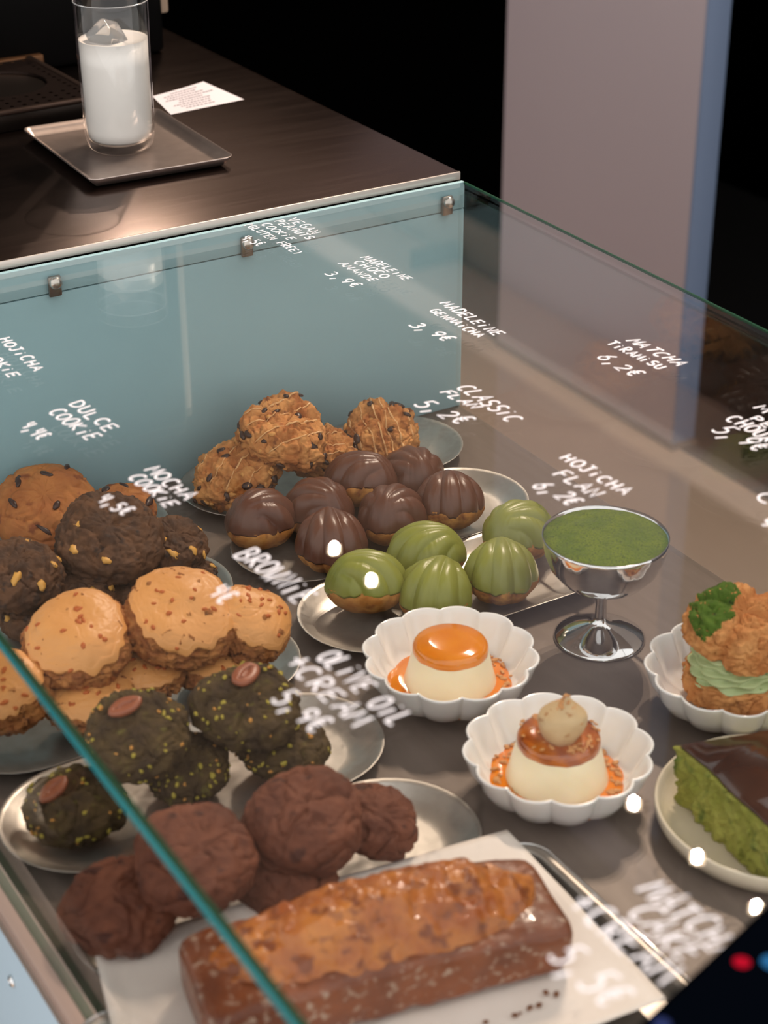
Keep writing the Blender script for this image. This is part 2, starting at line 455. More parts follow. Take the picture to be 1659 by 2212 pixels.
# handwriting with a white marker on the glass top
def arc(cx, cy, rx, ry, a0, a1, n=9):
    return [(cx + rx * math.cos(math.radians(a0 + (a1 - a0) * i / (n - 1))), cy + ry * math.sin(math.radians(a0 + (a1 - a0) * i / (n - 1)))) for i in range(n)]
G = {
 'A': [[(0, 0), (.42, 1), (.74, 0)], [(.12, .35), (.66, .38)]],
 'B': [[(.06, 0), (.06, 1)], [(.06, 1)] + arc(.3, .76, .32, .24, 90, -90) + [(.06, .52)], [(.06, .5)] + arc(.34, .25, .36, .25, 90, -90) + [(.06, 0)]],
 'C': [arc(.4, .5, .38, .5, 50, 310, 12)],
 'D': [[(.05, 0), (.05, 1)], [(.05, 1)] + arc(.2, .5, .52, .5, 80, -80, 11) + [(.05, 0)]],
 'E': [[(.66, 1), (.08, .96), (.05, 0), (.66, .03)], [(.06, .5), (.56, .54)]],
 'F': [[(.66, 1), (.08, .97), (.05, 0)], [(.06, .5), (.54, .54)]],
 'G': [arc(.4, .5, .38, .5, 55, 330, 12) + [(.72, .45), (.42, .45)]],
 'H': [[(.06, 0), (.06, 1)], [(.66, 0), (.68, 1)], [(.06, .48), (.66, .54)]],
 'i': [[(.3, 0), (.34, .66)], [(.36, .92), (.38, .97)]],
 'J': [[(.2, 1), (.72, 1)], [(.5, 1), (.5, .25)] + arc(.28, .22, .22, .22, 0, -160, 7)],
 'K': [[(.06, 0), (.06, 1)], [(.66, 1), (.1, .46), (.7, 0)]],
 'L': [[(.08, 1), (.05, .06), (.1, 0), (.66, .03)]],
 'M': [[(0, 0), (.12, 1), (.38, .35), (.66, 1), (.76, 0)]],
 'N': [[(.04, 0), (.08, 1), (.62, 0), (.68, 1)]],
 'O': [arc(.38, .5, .37, .5, 95, 455, 17)],
 'P': [[(.06, 0), (.06, 1)], [(.06, 1)] + arc(.3, .74, .36, .27, 90, -90) + [(.06, .46)]],
 'R': [[(.06, 0), (.06, 1)], [(.06, 1)] + arc(.3, .75, .34, .25, 90, -90) + [(.1, .48), (.7, 0)]],
 'S': [arc(.38, .75, .3, .25, 35, 265, 9) + arc(.36, .26, .34, .26, 85, -150, 9)],
 'T': [[(0, .97), (.74, 1)], [(.38, .98), (.36, 0)]],
 'U': [[(.05, 1), (.06, .32)] + arc(.36, .3, .3, .3, 180, 350, 8) + [(.68, 1)]],
 'V': [[(.02, 1), (.34, 0), (.72, 1)]],
 'W': [[(0, 1), (.18, 0), (.38, .7), (.56, 0), (.76, 1)]],
 'X': [[(.04, 1), (.68, 0)], [(.68, 1), (.04, 0)]],
 '2': [arc(.36, .72, .3, .27, 160, -40, 9) + [(.08, .02), (.7, .02)]],
 '3': [arc(.32, .74, .3, .25, 140, -90, 9) + arc(.32, .25, .36, .25, 80, -140, 9)],
 '4': [[(.12, 1), (.06, .52), (.6, .5)], [(.6, 1), (.5, 0)]],
 '5': [[(.66, 1), (.18, .98), (.12, .56)] + arc(.34, .3, .34, .3, 100, -140, 9)],
 '6': [[(.56, 1), (.2, .6)] + arc(.36, .28, .3, .28, 170, -190, 12)],
 '9': [arc(.36, .72, .3, .27, 10, 370, 12) + [(.62, .5), (.42, 0)]],
 ',': [[(.3, .16), (.12, -.3)]],
 '€': [arc(.46, .5, .32, .5, 50, 310, 11), [(.02, .6), (.56, .62)], [(.02, .4), (.5, .42)]],
 '(': [arc(.6, .5, .36, .6, 120, 240, 7)], ')': [arc(.1, .5, .36, .6, 60, -60, 7)],
 '+': [[(.04, .5), (.7, .5)], [(.36, .9), (.36, .1)]],
 ' ': [],
}
def lettering(lines, w, rnd):
    V, Fc = [], []
    Z = 0.25025
    for (txt, ox, oy, rx, ry, ux, uy) in lines:
        o = Vector((ox, oy)); r = Vector((rx, ry)); u = Vector((ux, uy))
        for i, ch in enumerate(txt):
            jx, jy, js = rnd.uniform(-.05, .05), rnd.uniform(-.07, .07), rnd.uniform(.92, 1.08)
            for st in G.get(ch, []):
                pts = []
                for x, y in st:
                    q = o + r * (i + jx + x) + u * (jy + y * js)
                    if not pts or (Vector(pts[-1]) - Vector((q.x, q.y, Z))).length > 1e-5: pts.append((q.x, q.y, Z))
                tv, tf = stroke_tube(pts, w, 6, 0.22)
                b = len(V); V += tv; Fc += [tuple(k + b for k in f) for f in tf]
    return V, Fc
rnd = random.Random(4)
for nm, lines in LETTERING:
    V, Fc = lettering(lines, 0.0008 if 'vegan' in nm or 'amande' in nm else 0.0010, rnd)
    o = obj('handwriting', V, Fc, M_white, top, smooth=False)
    o['label'] = 'white marker handwriting for the ' + nm

# ------------------------------------------------------------------ steel plates
def stadium(L, W, n=20):
    r = W / 2; a = L / 2 - r
    pts = []
    for k in range(n + 1): pts.append((a + r * math.cos(-PI / 2 + PI * k / n), r * math.sin(-PI / 2 + PI * k / n), 1))
    for k in range(n + 1): pts.append((-a + r * math.cos(PI / 2 + PI * k / n), r * math.sin(PI / 2 + PI * k / n), -1))
    return pts, a
def plate_mesh(L, W):
    V, Fc = [], []
    prof = [(0.0, 0.0015, 0), (-0.030, 0.0022, 1), (-0.022, 0.0032, 1), (-0.012, 0.0075, 1), (-0.004, 0.0125, 1), (-0.0006, 0.0142, 1), (0.0, 0.0140, 1), (-0.0006, 0.0132, 1), (-0.005, 0.0108, 1), (-0.013, 0.0055, 1), (-0.022, 0.0012, 1), (-0.030, 0.0002, 1)]
    rings = []
    for off, z, k in prof:
        if k == 0: continue
        pts, a = stadium(L + 2 * off, W + 2 * off)
        rings.append(len(V)); V += [(x, y, z) for x, y, s in pts]
    n = len(pts)
    for i in range(len(rings) - 1):
        for k in range(n):
            k2 = (k + 1) % n
            Fc.append((rings[i] + k2, rings[i] + k, rings[i + 1] + k, rings[i + 1] + k2))
    Fc.append(tuple(rings[0] + k for k in range(n)))
    Fc.append(tuple(rings[-1] + k for k in reversed(range(n))))
    return V, Fc
pv, pf = plate_mesh(0.305, 0.132)
PLATES = [(-0.206, -0.0775, 0.0, 'peanut chip cookies'), (-0.218, -0.2108, 0.0, 'chocolate madeleines'), (-0.222, -0.344, 0.0, 'green matcha madeleines'),
          (-0.535, -0.0775, 0.0, 'caramel brown chip cookie'), (-0.536, -0.2108, 0.0, 'dark mocha cookies'), (-0.541, -0.344, 0.0, 'tan glazed cookies'),
          (-0.541, -0.4772, 0.0, 'green flecked pistachio cookies'), (-0.540, -0.6105, 0.0, 'chocolate brownie cookies')]
first = None
for (x, y, a, what) in PLATES:
    if first is None:
        o = first = obj('serving_plate', pv, pf, M_plate)
    else:
        o = first.copy(); col.objects.link(o)
    o.location = (x, y, 0.0003); o.rotation_euler = (0, 0, math.radians(a))
    tag(o, 'long oval steel plate under the ' + what, 'plate', 'oval steel serving plates')

# ------------------------------------------------------------------ cookies
CAM_YAW = math.radians(-31.0)
def lean(away, roll, spin=0.0):
    """lean towards the viewer side by `away`, right side down by `roll`"""
    ax = Matrix.Rotation(math.radians(away), 3, Vector((math.cos(CAM_YAW), math.sin(CAM_YAW), 0)))
    ay = Matrix.Rotation(math.radians(roll), 3, Vector((-math.sin(CAM_YAW), math.cos(CAM_YAW), 0)))
    return (ax @ ay @ Matrix.Rotation(math.radians(spin), 3, 'Z')).to_euler()

class Cookie:
    """a flattened, lumpy dome; surf(theta, phi) is a point on it, phi from the top (0) to the underside (pi)"""
    def __init__(s, R, h, seed, amp=0.0016, freq=60.0, lump=0.003, crack=0.0, crackf=45.0, flat=0.75, wob=0.04):
        s.R, s.h, s.seed, s.amp, s.freq, s.lump, s.crack, s.crackf, s.flat, s.wob = R, h, seed, amp, freq, lump, crack, crackf, flat, wob
        s.o = Vector((seed * 3.17, seed * 1.31, seed * 0.77))
    def base(s, th, ph):
        sn = math.sin(ph); cs = math.cos(ph)
        rr = s.R * (abs(sn) ** s.flat) * (1 + s.wob * noise.noise(Vector((math.cos(th), math.sin(th), s.seed * 1.7))))
        z = s.h * 0.5 * (math.copysign(abs(cs) ** 0.9, cs)) * (1.0 if cs > 0 else 0.8)
        return Vector((rr * math.cos(th), rr * math.sin(th), z))
    def nrm(s, th, ph):
        p = s.base(th, ph)
        return Vector((p.x / (s.R ** 2), p.y / (s.R ** 2), p.z / ((s.h * .5) ** 2))).normalized()
    def surf(s, th, ph, fine=1.0, off=0.0):
        p = s.base(th, ph); n = s.nrm(th, ph)
        d = s.lump * noise.noise(p * 28 + s.o)
        if fine: d += fine * s.amp * fbm(p * s.freq + s.o, 4)
        if s.crack and fine:
            q = p * s.crackf + s.o + 0.5 * noise.noise_vector(p * 50 + s.o)
            for (k, wd, st) in ((1.0, 0.10, 1.0), (2.3, 0.14, 0.55)):
                e = abs(noise.noise(q * k + s.o * k))
                if e < wd: d -= fine * st * s.crack * (1 - e / wd) ** 1.2
        return p + n * (d + off)
    def mesh(s, na=170, nr=84):
        V, Fc = [s.surf(0, 0.001)], []
        for i in range(1, nr):
            ph = PI * i / nr
            V += [s.surf(2 * PI * k / na, ph) for k in range(na)]
        V.append(s.surf(0, PI - 0.001))
        for k in range(na):
            Fc.append((0, 1 + k, 1 + (k + 1) % na))
        for i in range(nr - 2):
            b = 1 + i * na
            for k in range(na):
                k2 = (k + 1) % na
                Fc.append((b + k, b + na + k, b + na + k2, b + k2))
        e = len(V) - 1; b = e - na
        for k in range(na):
            Fc.append((b + k, e, b + (k + 1) % na))
        return V, Fc
    def cap(s, edge, off=0.0012, na=170, nr=44):
        """icing: the upper surface raised, ending at phi = edge(theta)"""
        V, Fc = [s.surf(0, 0.001, 0.12, off)], []
        for i in range(1, nr + 1):
            t = i / nr
            for k in range(na):
                th = 2 * PI * k / na
                o = off * (1.25 if 0.75 < t < 0.97 else 1.0) if t < 0.97 else -0.0012
                V.append(s.surf(th, t * edge(th), 0.12, o))
        for k in range(na):
            Fc.append((0, 1 + k, 1 + (k + 1) % na))
        for i in range(nr - 1):
            b = 1 + i * na
            for k in range(na):
                k2 = (k + 1) % na
                Fc.append((b + k, b + na + k, b + na + k2, b + k2))
        return V, Fc

def blob_mesh(seed, sub=2, amp=0.25, sc=(1, 1, 1)):
    bm = bmesh.new()
    bmesh.ops.create_icosphere(bm, subdivisions=sub, radius=1.0)
    for v in bm.verts:
        k = 1 + amp * noise.noise(v.co * 1.6 + Vector((seed * 5.1, seed * 2.3, seed)))
        v.co = Vector((v.co.x * sc[0], v.co.y * sc[1], v.co.z * sc[2])) * k
    me = bpy.data.meshes.new('bit')
    bm.to_mesh(me); bm.free()
    me.polygons.foreach_set('use_smooth', [True] * len(me.polygons))
    return me
BITS = {}
def bit(kind, m, name, parent, p, n, size, rnd, amp=0.25, sc=(1, 1, 0.55), sink=0.2):
    key = (kind, rnd.randrange(3))
    if key not in BITS:
        me = blob_mesh(key[1] + hash(kind) % 7 if False else key[1] + len(kind), 1 if size < 0.0016 else 2, amp, sc)
        me.materials.append(m); BITS[key] = me
    o = bpy.data.objects.new(name, BITS[key]); col.objects.link(o)
    o.parent = parent
    q = n.to_track_quat('Z', 'Y').to_matrix() @ Matrix.Rotation(rnd.uniform(0, 2 * PI), 3, 'Z')
    o.matrix_local = Matrix.Translation(p - n * size * sink) @ (q @ Matrix.Diagonal((size * rnd.uniform(.8, 1.25), size * rnd.uniform(.75, 1.1), size))).to_4x4()
    return o

M_vegan = mat('peanut_cookie_dough', '#a8622c', 0.8, 0, '#d39455', 55, 6, 0.35, 0.62, bump=0.7, bump_scale=170, bump_dist=0.0025, color3='#7d4220', scale3=90, lo3=0.58, hi3=0.72)
M_chip = mat('dark_chip', '#2a1715', 0.35, 0, '#3b221c', 200)
M_nut = mat('peanut_bit', '#d8a05c', 0.6, 0, '#c5853f', 150)
M_drizzle = mat('peanut_drizzle', '#d9a56c', 0.35)
M_dulce = mat('caramel_cookie_dough', '#9c5a2a', 0.75, 0, '#b9763c', 38, 6, 0.35, 0.65, bump=0.45, bump_scale=200, bump_dist=0.0016, color3='#84451f', scale3=60)
M_mocha = mat('mocha_cookie_dough', '#3f2716', 0.75, 0, '#5f3d22', 60, 6, 0.35, 0.65, bump=0.7, bump_scale=170, bump_dist=0.002, color3='#2e1c12', scale3=90)
M_chunk = mat('pale_chunk', '#e2b45c', 0.5, 0, '#c97f2e', 120, 4, 0.35, 0.7)
M_hoji = mat('roasted_cookie_dough', '#8a4f27', 0.8, 0, '#b5773f', 85, 6, 0.35, 0.65, bump=0.9, bump_scale=190, bump_dist=0.0028, color3='#5e331b', scale3=110)
M_icing = mat('tan_icing', '#dc9c5c', 0.45, 0, '#d39252', 30, 4, 0.3, 0.7, bump=0.2, bump_scale=90, bump_dist=0.001)
M_rice = mat('popped_rice', '#a04a1a', 0.5, 0, '#c8692a', 200)
M_pist = mat('pistachio_cookie_dough', '#352614', 0.85, 0, '#4f3d1e', 55, 6, 0.35, 0.65, bump=0.7, bump_scale=180, bump_dist=0.002, color3='#5b5322', scale3=120, lo3=0.6, hi3=0.72)
M_pbit = mat('pistachio_bit', '#8f8a2f', 0.6, 0, '#b49a3a', 90)
M_pbit2 = mat('toasted_bit', '#b8702c', 0.6, 0, '#c99a48', 90)
M_bean = mat('milk_chocolate_bean', '#94563c', 0.38, 0, '#8c5038', 60)
M_brown = mat('brownie_cookie_dough', '#5a2f1e', 0.75, 0, '#74422c', 40, 6, 0.35, 0.65, bump=0.55, bump_scale=200, bump_dist=0.002, color3='#472317', scale3=60)

def put_cookie(name, label, group, row, ck, m, rot):
    x, y, z = row[:3]
    t = thing(name, label, 'cookie', (x, y, z), rot, group)
    obj('dough', *ck.mesh(), m, t)
    return t

vl = ['peanut chip cookie lying lowest at the left end of its plate', 'large peanut chip cookie on top of two others with a thick drizzle',
      'peanut chip cookie half hidden under the top one, showing round chips', 'peanut cookie with close stripes of drizzle alone at the right of its plate']
for i, row in enumerate(VEGAN):
    rnd = random.Random(row[6])
    R = row[3]
    ck = Cookie(R, 0.044, row[6], amp=0.0045, freq=95, lump=0.007, crack=0.0035, crackf=60, flat=0.60, wob=0.12)
    t = put_cookie('peanut_cookie', vl[i], 'peanut chip cookies', row, ck, M_vegan, lean(row[4], row[5]))
    for k in range(24 if i != 3 else 13):
        th = rnd.uniform(0, 2 * PI); ph = math.acos(1 - rnd.random() * 1.25)
        bit('chip', M_chip, 'chocolate_chip', t, ck.surf(th, ph), ck.nrm(th, ph), rnd.uniform(.0032, .0050), rnd, 0.2, (1.2, .8, .5), 0.0)
    for k in range(12):
        th = rnd.uniform(0, 2 * PI); ph = math.acos(1 - rnd.random() * 1.25)
        bit('nut', M_nut, 'peanut_piece', t, ck.surf(th, ph), ck.nrm(th, ph), rnd.uniform(.002, .0036), rnd, 0.5, (1.1, .8, .6), 0.1)
    dirs = rnd.uniform(-.5, .5) + (0.9 if i == 3 else 0.0)
    for k in range(6 if i == 3 else 4):
        c0 = (k - (2.5 if i == 3 else 1.5) + rnd.uniform(-.25, .25)) * R * (0.28 if i == 3 else 0.42)
        pts = []
        for j in range(25):
            s_ = (j / 24 - .5) * 2 * R * 0.92
            c1 = c0 + 0.005 * noise.noise(Vector((s_ * 40, k, row[6])))
            px, py = s_ * math.cos(dirs) - c1 * math.sin(dirs), s_ * math.sin(dirs) + c1 * math.cos(dirs)
            rr = math.hypot(px, py)
            if rr > R * 0.93: continue
            th = math.atan2(py, px); ph = math.asin(min(1, (rr / R)) ** (1 / ck.flat))
            pts.append(ck.surf(th, ph, 1.0, 0.0003))
        if len(pts) > 4:
            obj('drizzle', *stroke_tube(pts, lambda q: 0.0006 + 0.0018 * abs(noise.noise(Vector((q * 7, k, row[6])))), 6, 0.6), M_drizzle, t)

for i, row in enumerate(DULCE):
    rnd = random.Random(row[6] + 2)
    ck = Cookie(row[3], 0.046 if i == 0 else 0.036, row[6], amp=0.0012, freq=110, lump=0.003, crack=0.0022, crackf=30, flat=0.72)
    t = put_cookie('caramel_cookie', ['big smooth caramel brown cookie with a few dark chips, at the left edge', 'smaller caramel brown cookie mostly hidden behind the top mocha cookie'][i], 'caramel cookies', row, ck, M_dulce, lean(row[4], row[5]))
    for th, ph, sz in ((.6, .35, .0055), (1.6, .55, .006), (2.6, .5, .0055), (4.6, .25, .005), (5.2, .8, .0055), (3.9, .75, .005), (.2, .9, .005)):
        bit('chip2', M_chip, 'chocolate_chip', t, ck.surf(th + .4, ph), ck.nrm(th + .4, ph), sz, rnd, 0.35, (1.3, .6, .35), 0.0)

ml = ['biggest dark mocha cookie with three yellow chunks, on top of the pile', 'dark mocha cookie leaning at the right end of the mocha plate', 'dark mocha cookie on top at the left edge of the frame',
      'mocha cookie with one orange chunk, in the lower layer in front', 'shadowed mocha cookie under the biggest one', 'shadowed mocha cookie low at the left beside the glass edge', 'mocha cookie rim peeking out at the right end of its plate']
for i, row in enumerate(MOCHA):
    rnd = random.Random(row[6] + 5)
    ck = Cookie(row[3], 0.040 if i < 4 else 0.030, row[6], amp=0.0026, freq=110, lump=0.005, crack=0.0026, crackf=42, flat=0.66)
    t = put_cookie('mocha_cookie', ml[i], 'mocha cookies', row, ck, M_mocha, lean(row[4], row[5]))
    spots = [(3.4, .8, .0062), (4.2, .75, .005), (2.6, .45, .0068), (5.6, .9, .005), (1.2, .8, .005), (4.6, 1.2, .004), (.4, .6, .0042)]
    for th, ph, sz in spots[: 3 if i == 0 else 6]:
        th += i * 0.8 if i else 0.0
        bit('chunk', M_chunk, 'white_chocolate_chunk', t, ck.surf(th, ph), ck.nrm(th, ph), sz * .8, rnd, 0.9, (1.1, .75, .35), 0.0)

hl = ['tan glazed cookie on top at the left, touching the teal glass edge', 'largest tan glazed cookie on top in the middle of its plate', 'tan glazed cookie leaning sideways at the right end of its plate',
      'tan glazed cookie seen through the left glass pane', 'lower tan glazed cookie between the two top ones', 'shadowed tan glazed cookie under the largest one', 'shadowed tan glazed cookie under the left one']
for i, row in enumerate(HOJICHA):
    rnd = random.Random(row[6])
    ck = Cookie(row[3], 0.046 if i < 4 else 0.034, row[6], amp=0.0034, freq=130, lump=0.005, crack=0.003, crackf=75, flat=0.66)
    t = put_cookie('glazed_cookie', hl[i], 'tan glazed cookies', row, ck, M_hoji, lean(row[4], row[5]))
    sd = row[6]
    edge = lambda th: 1.05 + 0.22 * noise.noise(Vector((math.cos(th) * 1.5, math.sin(th) * 1.5, sd))) + 0.26 * noise.noise(Vector((math.cos(th) * 4.3, math.sin(th) * 4.3, sd)))
    ic = obj('icing', *ck.cap(edge, 0.0016), M_icing, t)
    for k in range(16):
        if k < 7: th, ph = rnd.uniform(0, 2 * PI), rnd.uniform(0.02, .28)
        else: th, ph = rnd.uniform(0, 2 * PI), rnd.uniform(.3, .95)
        bit('rice', M_rice, 'popped_rice', ic, ck.surf(th, ph, .25, .0016), ck.nrm(th, ph), rnd.uniform(.0014, .0022), rnd, 0.5, (1.4, .9, .8), 0.0)

ql = ['dark green flecked cookie with a leaf shaped chocolate piece lying on top', 'dark green flecked cookie with an oval upright chocolate bean on top', 'green flecked cookie in the lower layer, under the leaf topped one',
      'green flecked cookie in the lower layer at the right of its plate', 'green flecked cookie seen through the left glass pane']
for i, row in enumerate(PISTACHIO):
    rnd = random.Random(row[6])
    ck = Cookie(row[3], 0.042 if i < 2 else 0.034, row[6], amp=0.0026, freq=100, lump=0.005, crack=0.0026, crackf=42, flat=0.66)
    t = put_cookie('pistachio_cookie', ql[i], 'pistachio cookies', row, ck, M_pist, lean(row[4], row[5]))
    for k in range(60):
        th = rnd.uniform(0, 2 * PI); ph = math.acos(1 - rnd.random() * 1.2)
        k2 = rnd.random() < .72
        bit('pb' if k2 else 'pt', M_pbit if k2 else M_pbit2, 'nut_piece', t, ck.surf(th, ph), ck.nrm(th, ph), rnd.uniform(.0009, .0023), rnd, 0.5, (1.1, .85, .7), 0.0)
    if i in (0, 1, 2, 4):
        # a pressed chocolate bean: pointed oval slab with a groove
        V, Fc = [], []
        L, W, Hh = (.0135, .0078, .005)
        n = 40
        prof = [(0.86, 0.0), (1.0, 0.3), (1.0, 0.75), (0.9, 1.0), (0.45, 1.0), (0.30, 0.98), (0.24, 0.72), (0.12, 0.70)]
        for (k, zz) in prof:
            for j in range(n):
                a = 2 * PI * j / n
                pw = 0.8 if i == 1 else 1.25
                x = L * k * math.cos(a) * (1.0 if k > 0.35 else 1.6)
                y = W * k * math.copysign(abs(math.sin(a)) ** pw, math.sin(a)) * (1.15 if i == 1 else 1.0)
                V.append((x, y, zz * Hh))
        for a in range(len(prof) - 1):
            for j in range(n):
                j2 = (j + 1) % n
                Fc.append((a * n + j, a * n + j2, (a + 1) * n + j2, (a + 1) * n + j))
        Fc.append(tuple(range((len(prof) - 1) * n, len(prof) * n)))
        th, ph, sp = [(1.9, .16, -0.30), (1.2, .2, 0.95), (2.2, 0.6, 0.5), (0, 0, 0), (2.5, .2, -.5)][i]
        p = ck.surf(th, ph, 0); nn = ck.nrm(th, ph)
        o = obj('chocolate_bean', V, Fc, M_bean, t)
        q = nn.to_track_quat('Z', 'Y').to_matrix() @ Matrix.Rotation(sp, 3, 'Z')
        o.matrix_local = Matrix.Translation(p + nn * 0.0004) @ q.to_4x4()

bl = ['chocolate brownie cookie in front, half behind the teal glass edge', 'round cracked chocolate brownie cookie on top of its plate', 'brownie cookie standing behind at the right of the round one',
      'brownie cookie seen through the left glass pane beside the paper', 'brownie cookie low between the two round ones']
for i, row in enumerate(BROWNIE):
    ck = Cookie(row[3], 0.052 if i < 2 else 0.038, row[6], amp=0.0017, freq=90, lump=0.005, crack=0.0030, crackf=27, flat=0.70)
    put_cookie('brownie_cookie', bl[i], 'brownie cookies', row, ck, M_brown, lean(row[4], row[5]))

# ------------------------------------------------------------------ madeleines
M_mcake = mat('madeleine_cake', '#b5702f', 0.75, 0, '#dca056', 70, 6, 0.35, 0.65, bump=0.5, bump_scale=260, bump_dist=0.001, color3='#7d3f1c', scale3=60, lo3=0.5, hi3=0.66)
M_choc = mat('chocolate_coat', '#5e3a2c', 0.34, 0, '#643f30', 50, 4, 0.3, 0.7, bump=0.06, bump_scale=120, bump_dist=0.001)
M_green = mat('matcha_coat', '#85883a', 0.34, 0, '#8b8e40', 50, 4, 0.3, 0.7, bump=0.06, bump_scale=120, bump_dist=0.001)
def shell_point(rho, th, seed, hh, a, b, lift):
    """plan ellipse a x b, hinge at +x; ribs fan out from the hinge"""
    x, y = rho * math.cos(th), rho * math.sin(th)
    # narrow towards the hinge
    b2 = b * (1 - 0.16 * max(0, x))
    hx = 1.12
    dx, dy = hx - x, y
    psi = math.atan2(dy, dx); dist = math.hypot(dx, dy)
    rib = abs(math.cos(psi * 9.5)) ** 0.75
    k = min(1.0, max(0.0, (dist - 0.55) / 0.6))
    if dx < 0: k *= 0.0
    z = hh * max(0.0, (1 - rho ** 2.4)) ** 0.60
    grow = 1 + 0.115 * (rib - 0.6) * k * min(1, rho * 1.2)
    z *= 1 + 0.085 * (rib - 0.6) * k
    # smooth knob next to the hinge
    z += hh * 0.05 * math.exp(-((x - 0.55) ** 2 + y * y) / 0.05)
    return Vector((a * x * grow, b2 * y * grow, z + lift))
def madeleine(name, label, group, row, m):
    x, y, z, Rw, yaw, tilt, seed = row
    rnd = random.Random(seed)
    a, b, hh = 0.0362, 0.0322, 0.031
    rot = (lean(tilt, 0).to_matrix() @ Matrix.Rotation(math.radians(yaw), 3, 'Z')).to_euler()
    t = thing(name, label, 'madeleine', (x, y, 0.0158 + 0.020 * abs(math.sin(math.radians(tilt)))), rot, group)
    na, nr = 200, 44
    lip = lambda th: 0.0085 + 0.0040 * noise.noise(Vector((math.cos(th) * 2.5, math.sin(th) * 2.5, seed))) + 0.0012 * noise.noise(Vector((math.cos(th) * 9, math.sin(th) * 9, seed)))
    V, Fc = [shell_point(0, 0, seed, hh, a, b, 0.0085)], []
    for i in range(1, nr + 1):
        rho = math.sin(0.5 * PI * i / nr)
        for k in range(na):
            th = 2 * PI * k / na
            p = shell_point(min(rho, 0.9995), th, seed, hh, a, b, 0.0)
            lf = lip(th)
            w = rho ** 3
            V.append(Vector((p.x, p.y, max(p.z, 0) + 0.0085 * (1 - w) + lf * w)))
    for (gs, dz) in ((0.985, -0.0014), (0.95, -0.0006)):
        for k in range(na):
            th = 2 * PI * k / na
            p = shell_point(0.9995, th, seed, hh, a, b, 0.0)
            V.append(Vector((p.x * gs, p.y * gs, lip(th) + dz)))
    for k in range(na): Fc.append((0, 1 + k, 1 + (k + 1) % na))
    for i in range(nr + 1):
        q = 1 + i * na
        for k in range(na):
            k2 = (k + 1) % na
            Fc.append((q + k, q + na + k, q + na + k2, q + k2))
    obj('coating', V, Fc, m, t)
    prof = [(0.20, -0.0125), (0.55, -0.0110), (0.78, -0.0060), (0.92, 0.0005), (0.99, 0.006), (0.985, 0.010), (0.93, 0.0145), (0.6, 0.016)]
    V, Fc = [], []
    n2 = 72
    for (k, zz) in prof:
        for j in range(n2):
            th = 2 * PI * j / n2
            p = shell_point(0.9995, th, seed, hh, a, b, 0.0)
            w = 1 + 0.03 * noise.noise(Vector((math.cos(th) * 3, math.sin(th) * 3, seed + zz * 80)))
            V.append((p.x * k * w, p.y * k * w, zz))
    for i in range(len(prof) - 1):
        for j in range(n2):
            j2 = (j + 1) % n2
            Fc.append((i * n2 + j, i * n2 + j2, (i + 1) * n2 + j2, (i + 1) * n2 + j))
    Fc.append(tuple(reversed(range(n2))))
    obj('cake', V, Fc, M_mcake, t)
    return t
cl = ['chocolate madeleine at the left end of its plate, hinge side to the front', 'chocolate madeleine second from the left in the back row, ribs facing left', 'chocolate madeleine with straight ribs facing front, nearest on its plate',
      'chocolate madeleine tipped so its golden cake shows below, touching the peanut cookies', 'chocolate madeleine in the front row between the two straight ribbed ones', 'rearmost chocolate madeleine at the back right of the plate', 'rightmost chocolate madeleine, ribs facing front over a pale cake base']
for i, row in enumerate(CHOCO_MAD):
    madeleine('chocolate_madeleine', cl[i], 'chocolate madeleines', row, M_choc)
gl_ = ['green madeleine at the left end tipped over an orange cake base', 'green madeleine in the back row with ribs sweeping to the left', 'green madeleine half hidden behind the rim of the first flan bowl', 'green madeleine with straight ribs facing front', 'green madeleine nearest the steel coupe']
for i, row in enumerate(MATCHA_MAD):
    madeleine('matcha_madeleine', gl_[i], 'matcha madeleines', row, M_green)

# ------------------------------------------------------------------ scalloped bowls
def bowl_mesh(R=0.0715, Hb=0.042, lobes=12, n=240):
    outer = [(0.34, 0.0), (0.37, 0.003), (0.42, 0.0035), (0.64, 0.0065), (0.82, 0.0150), (0.92, 0.0260), (0.965, 0.036), (0.995, 0.0405), (1.0, 0.0420), (0.985, 0.0428)]
    inner = [(0.965, 0.0418), (0.94, 0.0375), (0.88, 0.0290), (0.78, 0.0180), (0.60, 0.0100), (0.38, 0.0080), (0.18, 0.0075), (0.02, 0.0075)]
    prof = [(r * R, z * Hb / 0.042) for r, z in outer + inner]
    def mod(t, i, r, z):
        s = abs(math.sin(lobes * t / 2)) ** 0.75
        k = max(0.0, min(1.0, (r / R - 0.35) / 0.5))
        return r * (1 - 0.085 * k * (1 - s)), z - 0.0022 * k * (1 - s) * 0
    return lathe(prof, n, mod, close_bottom=True, close_top=True)
bv, bf = bowl_mesh()
bowls = []
BOWL_AT = [(-0.3112, -0.4695, 5, 'white scalloped bowl holding the plain orange topped flan'), (-0.3130, -0.6185, 20, 'white scalloped bowl holding the nut covered flan'), BOWL3 + (11, 'white scalloped bowl holding the cream filled choux')]
for i, (x, y, a, lb) in enumerate(BOWL_AT):
    if i == 0: o = obj('scalloped_bowl', bv, bf, M_ceramic)
    else: o = bowls[0].copy(); col.objects.link(o)
    o.location = (x, y, 0.0003); o.rotation_euler = (0, 0, math.radians(a)); bowls.append(o)
    tag(o, lb, 'bowl', 'white scalloped bowls')

